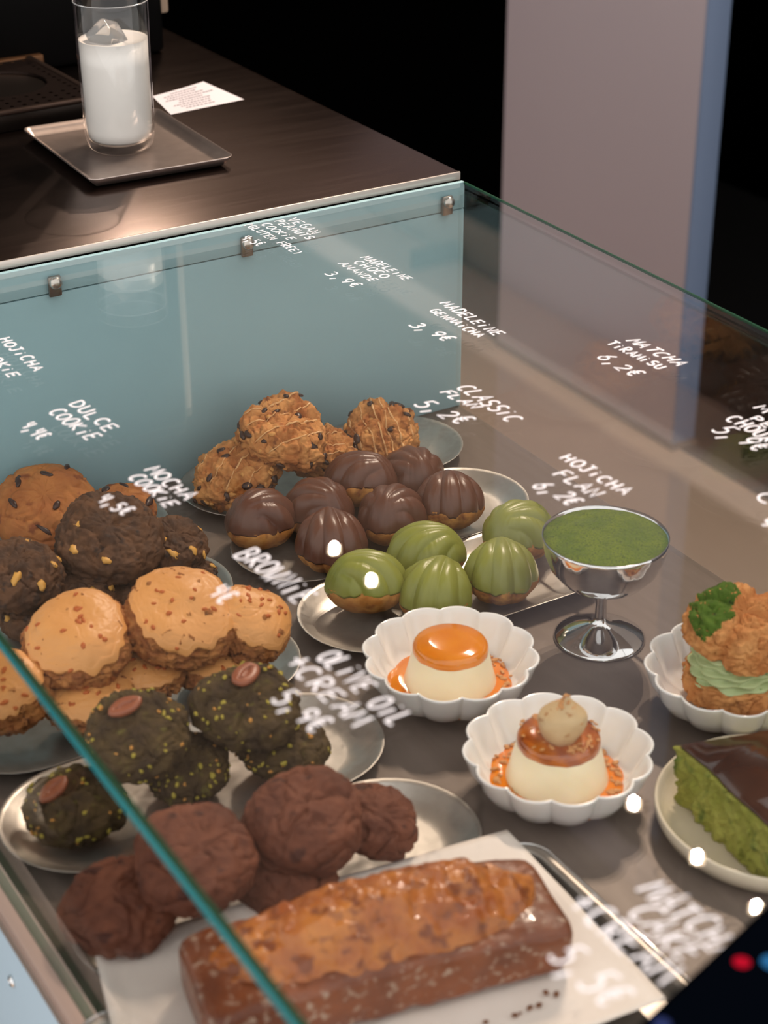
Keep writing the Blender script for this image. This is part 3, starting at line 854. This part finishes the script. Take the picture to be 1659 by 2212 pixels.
M_custard = mat('custard', '#f1e5c4', 0.28, 0, '#eee0bc', 30, sss=0.25, coat=0.2)
M_caramel = mat('caramel', '#d9781a', 0.10, 0, '#e38a24', 50, 4, 0.3, 0.7, coat=0.6, sss=0.1)
M_caramel2 = mat('dark_caramel', '#8a4014', 0.12, 0, '#c06a1e', 70, 4, 0.35, 0.65, coat=0.6)
M_sauce = mat('caramel_sauce', '#e88a12', 0.08, 0, '#e07a0e', 60, coat=0.7)
M_almond = mat('nut_crumb', '#d9a467', 0.6, 0, '#b8763a', 150)
M_cream = mat('hojicha_cream', '#cdb083', 0.6, 0, '#c2a375', 80, bump=0.3, bump_scale=160, bump_dist=0.001, color3='#a5733c', scale3=130, lo3=0.62, hi3=0.7)
def puddle(R, seed, z0, dome=0.0012, n=90):
    V, Fc = [(0, 0, z0 + dome)], []
    for i in range(1, 9):
        t = i / 8
        for k in range(n):
            th = 2 * PI * k / n
            r = R * t * (1 + 0.09 * noise.noise(Vector((math.cos(th) * 1.6, math.sin(th) * 1.6, seed))) + 0.03 * noise.noise(Vector((math.cos(th) * 5, math.sin(th) * 5, seed))))
            V.append((r * math.cos(th), r * math.sin(th), z0 + (dome * (1 - t ** 6)) - (0.0015 if i == 8 else 0)))
    for k in range(n): Fc.append((0, 1 + k, 1 + (k + 1) % n))
    for i in range(7):
        b = 1 + i * n
        for k in range(n):
            k2 = (k + 1) % n
            Fc.append((b + k, b + n + k, b + n + k2, b + k2))
    return V, Fc
def flan(x, y, label, fancy, seed):
    t = thing('flan', label, 'flan', (x, y, 0.0085), (0, 0, 0), 'flans in scalloped bowls')
    rb, rt, hf = (0.0395, 0.0300, 0.043) if not fancy else (0.0405, 0.0305, 0.045)
    prof = [(rb - .002, 0.0), (rb, 0.0015)] + [(rb + (rt - rb) * (k / 10) ** 0.85, 0.0015 + (hf - .006) * k / 10) for k in range(1, 11)] + [(rt - .0006, hf - .0022), (rt - .002, hf - .0006), (rt - .005, hf)]
    obj('custard', *lathe(prof, 80, close_top=True), M_custard, t)
    zt = hf
    prof = [(rt - .0004, zt - .0075), (rt + .0006, zt - .006), (rt + .0004, zt - .0025), (rt - .0012, zt + .0002), (rt - .004, zt + .0016), (rt * .5, zt + .0022), (.001, zt + .0024)]
    md = lambda th, i, r, z: (r, z - (0.0025 * (noise.noise(Vector((math.cos(th) * 2, math.sin(th) * 2, seed))) + .3) if i < 2 else 0))
    obj('caramel_top', *lathe(prof, 80, md, close_bottom=False, close_top=True), M_caramel2 if fancy else M_caramel, t)
    s = obj('sauce', *puddle(0.0525, seed, 0.0072), M_sauce, t)
    rnd = random.Random(seed)
    nb = 120 if fancy else 34
    for k in range(nb):
        th = rnd.uniform(0, 2 * PI) if fancy else rnd.uniform(-1.5, .4)
        r = rnd.uniform(rb * .98, 0.0505)
        bit('crumb', M_almond, 'nut_crumb', s, Vector((r * math.cos(th), r * math.sin(th), 0.0084)), Vector((rnd.uniform(-.4, .4), rnd.uniform(-.4, .4), 1)).normalized(), rnd.uniform(.0014, .0031), rnd, 0.6, (1.2, .8, .5), 0.0)
    if fancy:
        for k in range(70):
            th = rnd.uniform(0, 2 * PI); r = rt * math.sqrt(rnd.uniform(.12, 1.0)) * .98
            bit('crumb', M_almond, 'nut_crumb', t, Vector((r * math.cos(th), r * math.sin(th), zt + .002)), Vector((rnd.uniform(-.5, .5), rnd.uniform(-.5, .5), 1)).normalized(), rnd.uniform(.0012, .0028), rnd, 0.6, (1.2, .8, .6), 0.0)
        # piped dollop with a curled tip
        V, Fc = [], []
        n = 48; N = 26
        for i in range(N + 1):
            u_ = i / N
            r = 0.0148 * (math.sin(PI * min(1, u_ * 0.62 + 0.22)) ** 0.8) * (1.0 if u_ < .6 else max(0.07, 1 - ((u_ - .6) / .42) ** 1.2))
            cx = 0.004 * max(0, u_ - .55) * 2
            for k in range(n):
                th = 2 * PI * k / n
                w = 1 + 0.05 * math.sin(3 * th + u_ * 5) + 0.05 * noise.noise(Vector((math.cos(th) * 2, math.sin(th) * 2, u_ * 5)))
                V.append((cx + r * w * math.cos(th), r * w * math.sin(th) * .9, u_ * 0.034))
        for i in range(N):
            for k in range(n):
                k2 = (k + 1) % n
                Fc.append((i * n + k, i * n + k2, (i + 1) * n + k2, (i + 1) * n + k))
        Fc.append(tuple(reversed(range(n)))); Fc.append(tuple(range(N * n, N * n + n)))
        d = obj('cream_dollop', V, Fc, M_cream, t, loc=(-.002, -.005, zt + .0012), rot=(0, 0, -.5))
        d.scale = (1.22, 1.22, 1.05)
        for k in range(22):
            th = rnd.uniform(0, 2 * PI); u_ = rnd.uniform(.55, 1.02)
            r = 0.014 * max(0.08, 1 - ((u_ - .5) / .5)) 
            bit('crumb', M_almond, 'nut_crumb', d, Vector((.002 + r * math.cos(th), r * math.sin(th), u_ * .034)), Vector((math.cos(th), math.sin(th), .6)).normalized(), rnd.uniform(.0012, .0026), rnd, 0.6, (1.2, .8, .6), 0.0)
    return t
flan(-0.3112, -0.4695, 'plain pale flan with a smooth orange caramel top in a scalloped bowl', False, 3)
flan(-0.3130, -0.6185, 'flan covered in nut crumbs with a cream dollop on top', True, 8)

# ------------------------------------------------------------------ steel coupe with matcha powder
cp = thing('dessert_coupe', 'shiny steel footed coupe full of matcha topped tiramisu', 'coupe', (-0.1545, -0.4620, 0.0003))
prof = [(0.037, 0.0), (0.0388, 0.0006), (0.0390, 0.0014), (0.037, 0.0030), (0.030, 0.0062), (0.021, 0.0105), (0.012, 0.0140), (0.0065, 0.0175), (0.0050, 0.022), (0.0046, 0.035), (0.0048, 0.047), (0.0065, 0.0505)]
obj('foot', *lathe(prof, 72), M_chrome, cp)
prof = [(0.0065, 0.0500), (0.012, 0.0505), (0.024, 0.0530), (0.036, 0.0600), (0.0455, 0.0715), (0.0505, 0.0850), (0.0523, 0.0965), (0.0527, 0.1000), (0.0519, 0.1003), (0.0508, 0.0960), (0.048, 0.0830), (0.04, 0.07), (0.02, 0.062), (0.002, 0.060)]
obj('bowl', *lathe(prof, 96), M_chrome, cp)
ti = thing('tiramisu', 'bright green matcha powder surface filling the steel coupe', 'dessert', (-0.1545, -0.4620, 0.0955))
M_mpow = mat('matcha_powder', '#66780a', 0.95, 0, '#546a08', 60, 6, 0.4, 0.62, bump=1.0, bump_scale=420, bump_dist=0.0016, color3='#3a4e06', scale3=620, lo3=0.50, hi3=0.66)
V, Fc = [(0, 0, 0.006)], []
n, N = 120, 40
for i in range(1, N + 1):
    for k in range(n):
        th = 2 * PI * k / n; r = 0.0516 * i / N
        z = 0.006 * (1 - (i / N) ** 3) + 0.0007 * fbm(Vector((r * math.cos(th) * 120, r * math.sin(th) * 120, 3)), 4)
        V.append((r * math.cos(th), r * math.sin(th), z + 0.002))
for k in range(n): Fc.append((0, 1 + k, 1 + (k + 1) % n))
for i in range(N - 1):
    b = 1 + i * n
    for k in range(n):
        k2 = (k + 1) % n
        Fc.append((b + k, b + n + k, b + n + k2, b + k2))
obj('matcha_powder', V, Fc, M_mpow, ti)
obj('filling', *lathe([(0.030, -0.026), (0.042, -0.014), (0.048, -0.002), (0.0495, 0.002), (0.02, 0.003)], 60, close_top=True), mat('mascarpone', '#e9e0cc', 0.5), ti)

# ------------------------------------------------------------------ choux in the third bowl
bx, by = BOWL3
cx_ = thing('choux_bun', 'golden crackled choux bun filled with green cream, matcha dust on its lid', 'pastry', (bx, by, 0.0085))
M_choux = mat('choux_crust', '#b5713a', 0.8, 0, '#cf9358', 55, 6, 0.35, 0.65, bump=0.8, bump_scale=150, bump_dist=0.002, color3='#8f4f22', scale3=45, lo3=0.56, hi3=0.7)
M_gcream = mat('green_cream', '#b2bf8e', 0.5, 0, '#a8b682', 40, sss=0.1, color3='#6f8a4a', scale3=120, lo3=0.64, hi3=0.7)
M_mdust = mat('matcha_dust', '#4f6a1c', 0.95, 0, '#405a14', 90, 6, bump=0.9, bump_scale=260, bump_dist=0.0016, color3='#2f3d12', scale3=90, lo3=0.6, hi3=0.66)
low = Cookie(0.040, 0.052, 71, amp=0.0024, freq=130, lump=0.004, crack=0.0030, crackf=85, flat=0.62)
V, Fc = low.mesh()
V = [Vector((p.x, p.y, min(p.z, 0.010 + 0.0012 * noise.noise(p * 90)))) + Vector((0, 0, 0.0205)) for p in V]
obj('bottom_shell', V, Fc, M_choux, cx_)
# piped swirl
V, Fc = [], []
n, N = 160, 44
for i in range(N + 1):
    u_ = i / N
    for k in range(n):
        th = 2 * PI * k / n
        turn = u_ * 3.2 * 2 * PI
        w = 0.034 - 0.008 * u_ + 0.0040 * math.sin(turn * 1.0 - th) ** 2 * (1 if u_ < .95 else .3) + 0.0018 * math.sin(8 * th + turn * .8)
        if u_ > .9: w *= max(.05, 1 - (u_ - .9) / .1 * .95)
        V.append((w * math.cos(th), w * math.sin(th), 0.026 + u_ * 0.036))
for i in range(N):
    for k in range(n):
        k2 = (k + 1) % n
        Fc.append((i * n + k, i * n + k2, (i + 1) * n + k2, (i + 1) * n + k))
Fc.append(tuple(reversed(range(n)))); Fc.append(tuple(range(N * n, N * n + n)))
obj('cream_swirl', V, Fc, M_gcream, cx_)
lid = Cookie(0.042, 0.056, 77, amp=0.0024, freq=130, lump=0.004, crack=0.0030, crackf=85, flat=0.66)
def lid_pt(p):
    # a deep cross shaped split between four swollen pads
    s1 = math.exp(-((p.x * math.cos(.5) + p.y * math.sin(.5)) / 0.0042) ** 2); s2 = math.exp(-((-p.x * math.sin(.5) + p.y * math.cos(.5)) / 0.0042) ** 2)
    k = max(s1, s2)
    q = p * (1 - 0.16 * k)
    if q.z < -0.004: q.z = -0.004 + (q.z + 0.004) * .25
    return q
LR = (lean(16, 6, 0).to_matrix()).to_4x4()
LM = Matrix.Translation((0.002, 0.002, 0.0645)) @ LR
V, Fc = lid.mesh(220, 110)
lo_ = obj('lid', [lid_pt(p) for p in V], Fc, M_choux, cx_)
lo_.matrix_local = LM
# matcha dust lies as a thin patch over the left pads
V, Fc = [], []
na, nr = 40, 26
cdir = math.radians(128)
for i in range(nr + 1):
    for k in range(na + 1):
        th = cdir + (k / na - .5) * 2.1 * (1 + .12 * noise.noise(Vector((i * .3, 0, 2)))); ph = 0.12 + (i / nr) * 1.15
        e = i in (0, nr) or k in (0, na)
        p = lid_pt(lid.surf(th, ph, 1.0, 0.0))
        V.append(p + lid.nrm(th, ph) * (-0.0006 if e else 0.0008))
for i in range(nr):
    for k in range(na):
        a = i * (na + 1) + k
        Fc.append((a, a + na + 1, a + na + 2, a + 1))
obj('matcha_dust', V, Fc, M_mdust, lo_)

# ------------------------------------------------------------------ matcha cake slice on a cream plate
M_stone = mat('cream_stoneware', '#ded0b8', 0.2, 0, '#d8cab2', 40, coat=0.4)
px_, py_ = PLATE_R
prof = [(0.060, 0.0), (0.072, 0.0008), (0.083, 0.006), (0.0865, 0.014), (0.0872, 0.0205), (0.0862, 0.0218), (0.0845, 0.0212), (0.0828, 0.0160), (0.078, 0.0090), (0.066, 0.0064), (0.03, 0.006), (0.002, 0.006)]
cpl = obj('dessert_plate', *lathe(prof, 96), M_stone, loc=(px_, py_, 0.0003))
tag(cpl, 'round cream stoneware plate with a raised rim under the green cake slice', 'plate')
M_mcake2 = mat('matcha_sponge', '#868834', 0.9, 0, '#9c9a48', 55, 6, 0.35, 0.65, bump=1.0, bump_scale=150, bump_dist=0.003, color3='#4d6424', scale3=60, lo3=0.55, hi3=0.7)
M_cglaze = mat('chocolate_glaze', '#3a211a', 0.14, 0, '#4a2c20', 20, 4, coat=0.5)
cs = thing('cake_slice', 'tall wedge of green matcha cake with a dark glossy chocolate top', 'cake', (px_, py_, 0.0065))
def wedge(tip, e1, e2, z0, z1, n=110, nz=50, rough=0.0045, tipround=0.1):
    """solid wedge: tip, two back corners, rippled sides"""
    tip, e1, e2 = Vector(tip), Vector(e1), Vector(e2)
    loop = []
    for k in range(n): loop.append(tip.lerp(e1, (k + .35) / n))
    for k in range(10): loop.append(e1.lerp(e2, k / 10))
    for k in range(n): loop.append(e2.lerp(tip, (k) / n * (1 - .35 / n)))
    cen = (tip + e1 + e2) / 3
    V, Fc = [], []
    N = len(loop)
    for i in range(nz + 1):
        z = z0 + (z1 - z0) * i / nz
        for p in loop:
            q = Vector((p.x, p.y, z))
            d = (Vector((p.x, p.y)) - Vector((cen.x, cen.y))).normalized()
            a = rough * fbm(q * 130, 5) + 0.003 * noise.noise(q * 26) - (0.003 if i == 0 else 0)
            V.append((q.x + d.x * a, q.y + d.y * a, z))
    for i in range(nz):
        for k in range(N):
            k2 = (k + 1) % N
            Fc.append((i * N + k, i * N + k2, (i + 1) * N + k2, (i + 1) * N + k))
    Fc.append(tuple(reversed(range(N)))); Fc.append(tuple(range(nz * N, nz * N + N)))
    return V, Fc
tp, w1, w2 = WEDGE
obj('sponge', *wedge(tp + (0,), w1 + (0,), w2 + (0,), 0.0, 0.046), M_mcake2, cs)
cen = (Vector(tp) + Vector(w1) + Vector(w2)) / 3
ins = [tuple(Vector(q).lerp(cen, 0.045)) for q in (tp, w1, w2)]
obj('chocolate_top', *wedge(ins[0] + (0,), ins[1] + (0,), ins[2] + (0,), 0.0455, 0.0490, nz=3, rough=0.0006), M_cglaze, cs)

# ------------------------------------------------------------------ loaf cake, parchment, tray
tr = thing('loaf_tray', 'clear rimmed rectangular steel tray under the parchment and loaf', 'tray', (-0.545, -0.775, 0.0003), (0, 0, math.radians(0.5)))
def rrect(L, W, r, n=8):
    pts = []
    for cx, cy, a0 in ((L / 2 - r, W / 2 - r, 0), (-L / 2 + r, W / 2 - r, 90), (-L / 2 + r, -W / 2 + r, 180), (L / 2 - r, -W / 2 + r, 270)):
        for k in range(n + 1):
            a = math.radians(a0 + 90 * k / n); pts.append((cx + r * math.cos(a), cy + r * math.sin(a)))
    return pts
def tray_mesh(L, W, r, prof):
    V, Fc = [], []
    for off, z in prof:
        pts = rrect(L + 2 * off, W + 2 * off, max(0.002, r + off)); V += [(x, y, z) for x, y in pts]
    n = len(pts)
    for i in range(len(prof) - 1):
        for k in range(n):
            k2 = (k + 1) % n
            Fc.append((i * n + k2, i * n + k, (i + 1) * n + k, (i + 1) * n + k2))
    Fc.append(tuple(range(n))); Fc.append(tuple(reversed(range((len(prof) - 1) * n, len(prof) * n))))
    return V, Fc
M_tray = mat('tray_steel', '#a39c94', 0.38, 0.75, '#938c84', 40, bump=0.05, bump_scale=100, bump_dist=0.0004)
obj('pan', *tray_mesh(0.355, 0.215, 0.022, [(-.016, .0022), (-.012, .0024), (-.0095, .006), (-.0085, .0125), (-.006, .0142), (-.0005, .0146), (0.0, .0138), (-.006, .0130), (-.0075, .012), (-.0085, .004), (-.012, .0004)]), M_tray, tr)
obj('rim_wire', *stroke_tube([(x, y, .0140) for x, y in rrect(.3555, .2155, .022)], .0011, 8, closed=True), M_chrome, tr)

pp = None
V, Fc = [], []
nx, ny = 50, 36
c00, c10, c11, c01 = [Vector(q) for q in PAPER]      # far left, far right, near right, near left
for j in range(ny + 1):
    for i in range(nx + 1):
        u_, v_ = i / nx, j / ny
        p = c00.lerp(c10, u_).lerp(c01.lerp(c11, u_), v_)
        ed = max(abs(u_ - .5), abs(v_ - .5)) * 2
        z = 0.0165 + 0.0012 * noise.noise(Vector((u_ * 3, v_ * 3, 4))) + 0.004 * max(0, ed - .8) * (1 + noise.noise(Vector((u_ * 4, v_ * 4, 9)))) * 2
        V.append((p.x, p.y, z))
for j in range(ny):
    for i in range(nx):
        a = j * (nx + 1) + i
        Fc.append((a, a + nx + 1, a + nx + 2, a + 1))
M_paper = mat('parchment', '#efe4da', 0.75, 0, '#e8dcd1', 25, bump=0.12, bump_scale=60, bump_dist=0.001)
pp = obj('parchment_sheet', V, Fc, M_paper)
sm = pp.modifiers.new('thick', 'SOLIDIFY'); sm.thickness = 0.0004
tag(pp, 'creased white parchment sheet spread under the loaf cake', 'paper')

lf = thing('loaf_cake', 'glazed golden brown loaf cake with a split domed top, on parchment', 'cake', LOAF[:2] + (0.0185,), (0, 0, math.radians(LOAF[2])))
M_loaf = mat('loaf_crust', '#65321a', 0.42, 0, '#834522', 30, 6, 0.35, 0.65, bump=0.5, bump_scale=140, bump_dist=0.0016, color3='#a98f7c', scale3=150, lo3=0.56, hi3=0.70, coat=0.25)
M_loaftop = mat('loaf_crown', '#9a4f1e', 0.35, 0, '#c47a34', 44, 6, 0.35, 0.68, bump=0.8, bump_scale=130, bump_dist=0.002, color3='#7a3c18', scale3=90, lo3=0.50, hi3=0.64, coat=0.3)
LL, LW, LH = 0.240, 0.086, 0.038
def loaf_mesh():
    V, Fc = [], []
    N, n = 90, 84
    for i in range(N + 1):
        u_ = i / N * 2 - 1
        ex = (1 - abs(u_) ** 14) ** 0.5 if abs(u_) < 1 else 0.0
        for k in range(n):
            a = 2 * PI * k / n
            ca, sa = math.cos(a), math.sin(a)
            sx = math.copysign(abs(ca) ** 0.34, ca); sz = math.copysign(abs(sa) ** 0.34, sa)
            s = 0.80 + 0.20 * ex
            y = sx * LW / 2 * s * (0.93 + 0.07 * (sz * .5 + .5)); z = LH / 2 + sz * LH / 2 * (0.86 + .14 * ex)
            x = u_ * LL / 2
            p = Vector((x, y, z))
            if sz > .6: p.z += 0.006 * (1 - u_ * u_)
            d = 0.0018 * fbm(p * 55, 4) + 0.002 * noise.noise(p * 22)
            c = Vector((x, 0, LH / 2)); nn = (p - c).normalized()
            p += nn * d
            p.z = max(p.z, 0.0)
            V.append(p)
    for i in range(N):
        for k in range(n):
            k2 = (k + 1) % n
            Fc.append((i * n + k, i * n + k2, (i + 1) * n + k2, (i + 1) * n + k))
    Fc.append(tuple(reversed(range(n)))); Fc.append(tuple(range(N * n, N * n + n)))
    return V, Fc
obj('body', *loaf_mesh(), M_loaf, lf)
V, Fc = [], []
N, n = 130, 60
for i in range(N + 1):
    u_ = i / N * 2 - 1
    hw = LW * 0.47 * (max(0.0, 1 - abs(u_) ** 3)) ** 0.6 * (1 + .12 * noise.noise(Vector((u_ * 3, 1, 5))))
    hz = 0.032 * (max(0.0, 1 - abs(u_ - .05) ** 2.2)) ** 0.8 + 0.002
    for k in range(n + 1):
        s = k / n * 2 - 1
        p = Vector((u_ * LL * 0.455, s * hw + 0.002, LH - 0.001 + hz * (1 - abs(s) ** 2.4)))
        p.z += 0.0045 * fbm(p * 70, 5) + 0.005 * noise.noise(p * 30) * (1 - s * s) - (0.006 if abs(s) > .97 else 0) - (.004 if i in (0, N) else 0)
        V.append(p)
for i in range(N):
    for k in range(n):
        a = i * (n + 1) + k
        Fc.append((a, a + 1, a + n + 2, a + n + 1))
obj('domed_top', [tuple(p) for p in V], [tuple(reversed(f)) for f in Fc], M_loaftop, lf)
rnd = random.Random(12)
for k, (x, y) in enumerate(CRUMBS):
    me_p = Vector((x + rnd.uniform(-.004, .004), y + rnd.uniform(-.004, .004), 0.0186))
    o = bit('lcrumb', M_loaftop, 'cake_crumb', None, me_p, Vector((0, 0, 1)), rnd.uniform(.0012, .0024), rnd, 0.6, (1, .9, .6), -0.2)
    tag(o, 'tiny golden cake crumb on the parchment in front of the loaf', 'crumb', 'crumbs beside the loaf')

# ------------------------------------------------------------------ black tablet at the near edge
tb = thing('payment_tablet', 'out of focus black glossy tablet at the bottom right corner', 'tablet', TABLET[:3], (math.radians(TABLET[4]), 0, math.radians(TABLET[3])))
box('casing', (-0.13, -0.19, 0.0), (0.13, 0.0, 0.012), mat('tablet_casing', '#030304', 0.9, spec=0.0), tb, bevel=0.004, seg=3)
scr = box('screen', (-0.126, -0.186, 0.0118), (0.126, -0.004, 0.0126), mat('tablet_screen', '#03050a', 0.9, spec=0.0), tb)

# ------------------------------------------------------------------ things on the counter
ty = thing('square_tray', 'small square steel tray with upturned edges under the milk tumbler', 'tray', (-0.2615, 0.237, HT + 0.0002), (0, 0, math.radians(-2.0)))
obj('pan', *tray_mesh(0.156, 0.204, 0.010, [(-.013, .0020), (-.009, .0026), (-.004, .0075), (-.0006, .0112), (.0004, .0112), (.0002, .0098), (-.004, .0055), (-.009, .0008), (-.013, .0004)]), mat('tray_matte_steel', '#b5a69e', 0.30, 0.85, '#a99a92', 60, bump=0.05, bump_scale=200, bump_dist=0.0003), ty)

gx, gy, gz = -0.263, 0.247, HT + 0.0026
tg = thing('milk_tumbler', 'tall clear straight tumbler standing on the square steel tray', 'glass', (gx, gy, gz))
Gt = thin_glass('tumbler_glass', (0.97, 0.98, 0.98, 1), 1.45)
RG, HG = 0.0365, 0.1535
prof = [(0.026, 0.0), (0.030, 0.0008), (RG - .003, 0.005), (RG - .0008, 0.012), (RG, 0.022), (RG + .0012, 0.09), (RG + .0018, HG - .001), (RG + .0013, HG), (RG + .0004, HG - .001), (RG - .0006, 0.09), (RG - .0020, 0.022), (RG - .004, 0.012), (RG - .009, 0.0085), (0.002, 0.008)]
obj('glass_wall', *lathe(prof, 72), Gt, tg)
obj('rim', *stroke_tube([((RG + .0011) * math.cos(2 * PI * k / 72), (RG + .0011) * math.sin(2 * PI * k / 72), HG) for k in range(72)], 0.0007, 6, closed=True), mat('glass_rim', '#cfd0d0', 0.1, trans=0.5), tg)
mk = thing('iced_milk', 'white milk with an ice cube filling the tumbler', 'drink', (gx, gy, gz))
M_milk = mat('milk', '#f6ece4', 0.35)
RM, HM = RG - .0024, 0.1135
prof = [(0.004, 0.0092), (RM - .008, 0.0100), (RM - .0025, 0.0135), (RM - .0002, 0.023), (RM + .0008, 0.09), (RM + .0011, HM + .0015), (RM - .0005, HM), (RM * .6, HM - .0004), (.001, HM - .0004)]
obj('milk', *lathe(prof, 72), M_milk, mk)
M_ice = mat('ice_cloudy', '#e6e0da', 0.12, trans=0.75, ior=1.31)
ic = box('ice_cube', (-0.014, -0.014, -0.014), (0.014, 0.014, 0.014), M_ice, mk, bevel=0.004, seg=3, loc=(-0.006, 0.001, HM + 0.002), rot=(0.75, 0.35, 0.5))

rc = thing('receipt', 'white paper receipt lying on the steel counter behind the tumbler', 'paper', (0, 0, HT))
rp = [Vector(q) for q in RECEIPT]
V, Fc = [], []
for j in range(9):
    for i in range(9):
        p = rp[0].lerp(rp[1], i / 8).lerp(rp[3].lerp(rp[2], i / 8), j / 8)
        V.append((p.x, p.y, 0.0006 + 0.0012 * (i / 8) ** 3 * (1 - j / 8)))
for j in range(8):
    for i in range(8):
        a = j * 9 + i; Fc.append((a, a + 9, a + 10, a + 1))
sh_ = obj('sheet', V, Fc, mat('receipt_paper', '#dcd6da', 0.7), rc)
rnd = random.Random(2)
V, Fc = [], []
for j in range(9):
    v_ = 0.10 + j * 0.092
    u_ = 0.10 + rnd.uniform(0, .2)
    while u_ < 0.9 - rnd.uniform(0, .25):
        w = rnd.uniform(.02, .05)
        b = len(V)
        for (a, c) in ((u_, v_), (u_, v_ + .032), (u_ + w, v_ + .032), (u_ + w, v_)):
            p = rp[0].lerp(rp[1], a).lerp(rp[3].lerp(rp[2], a), c); V.append((p.x, p.y, 0.0009 + 0.0012 * a ** 3 * (1 - c)))
        Fc.append((b, b + 1, b + 2, b + 3)); u_ += w + rnd.uniform(.008, .02)
pr_ = obj('printed_lines', V, Fc, mat('receipt_ink', '#8d868c', 0.7), sh_, smooth=False)

# coffee machine drip tray
dt = thing('drip_tray', 'dark perforated steel drip tray with a round opening at the left', 'drip tray', (-0.33, 0.372, HT), (0, 0, math.radians(1.5)))
box('body', (-0.36, 0.0, 0.0), (0.105, 0.205, 0.018), mat('drip_body', '#2a2420', 0.35, 0.8), dt, bevel=0.002)
def perforated(cells_x, cells_y, s, hole, big, z):
    V, Fc = [], []
    bx0, by0, bn = big
    for i in range(cells_x):
        for j in range(cells_y):
            if bx0 <= i < bx0 + bn and by0 <= j < by0 + bn: continue
            x0, y0 = i * s, j * s; cx, cy = x0 + s / 2, y0 + s / 2
            b = len(V)
            sq = []
            for k in range(8):
                a = PI / 4 * k + PI / 8 * 0
                ca, sa = math.cos(a), math.sin(a); m_ = max(abs(ca), abs(sa))
                sq.append((cx + s / 2 * ca / m_, cy + s / 2 * sa / m_, z))
            V += sq + [(cx + hole * math.cos(PI / 4 * k), cy + hole * math.sin(PI / 4 * k), z) for k in range(8)]
            for k in range(8):
                k2 = (k + 1) % 8
                Fc.append((b + k, b + k2, b + 8 + k2, b + 8 + k))
    S = bn * s; cx, cy = bx0 * s + S / 2, by0 * s + S / 2; b = len(V); n = 48
    for k in range(n):
        a = 2 * PI * k / n; ca, sa = math.cos(a), math.sin(a); m_ = max(abs(ca), abs(sa))
        V.append((cx + S / 2 * ca / m_, cy + S / 2 * sa / m_, z))
    for (r, zz) in ((S * .475, z), (S * .475, z - .003)):
        for k in range(n):
            a = 2 * PI * k / n; V.append((cx + r * math.cos(a), cy + r * math.sin(a), zz))
    for q in range(2):
        for k in range(n):
            k2 = (k + 1) % n
            Fc.append((b + q * n + k, b + q * n + k2, b + (q + 1) * n + k2, b + (q + 1) * n + k))
    return V, Fc
V, Fc = perforated(31, 13, 0.0145, 0.0026, (22, 3, 8), 0.0215)
g = obj('perforated_grate', V, Fc, mat('drip_grate', '#4a3c36', 0.3, 0.9), dt, smooth=False, loc=(-0.352, 0.010, 0))
box('rim', (-0.36, 0.0, 0.018), (0.105, 0.007, 0.023), mat('drip_rim', '#5a4a42', 0.35, 0.9), dt, bevel=0.001)
box('rim', (0.098, 0.007, 0.018), (0.105, 0.205, 0.023), mat('drip_rim'), dt, bevel=0.001)
cm = thing('coffee_machine', 'black coffee machine body rising behind the drip tray', 'coffee machine', (-0.45, 0.59, HT))
box('column', (-0.40, 0.0, 0.0), (0.40, 0.40, 0.50), mat('machine_black', '#020202', 0.5, spec=0.15), cm, bevel=0.008)
box('base_lip', (-0.36, -0.012, 0.0), (0.235, 0.0005, 0.022), mat('machine_lip', '#6b4a30', 0.4, 0.6), cm, bevel=0.002)
box('side_trim', (0.395, 0.010, 0.045), (0.412, 0.050, 0.48), mat('machine_trim', '#a58d78', 0.5), cm, bevel=0.004)

for (lx, ly, rr, cc, e) in ((0.004, -0.014, 0.004, '#c01028', 0.8), (0.013, -0.024, 0.005, '#2c6a9a', 0.8), (-0.052, -0.009, 0.004, '#3a4478', 0.5)):  # coloured light reflections on the dark screen, put in as glowing discs
    v, f = lathe([(0.0008, 0.0002), (rr * .7, 0.0002), (rr, 0.0001)], 24)
    obj('screen_glint', v, f, mat('glint_' + cc[1:], '#020204', 0.9, spec=0.0, emit=cc, estr=e), scr, loc=(lx, ly, 0.0127))
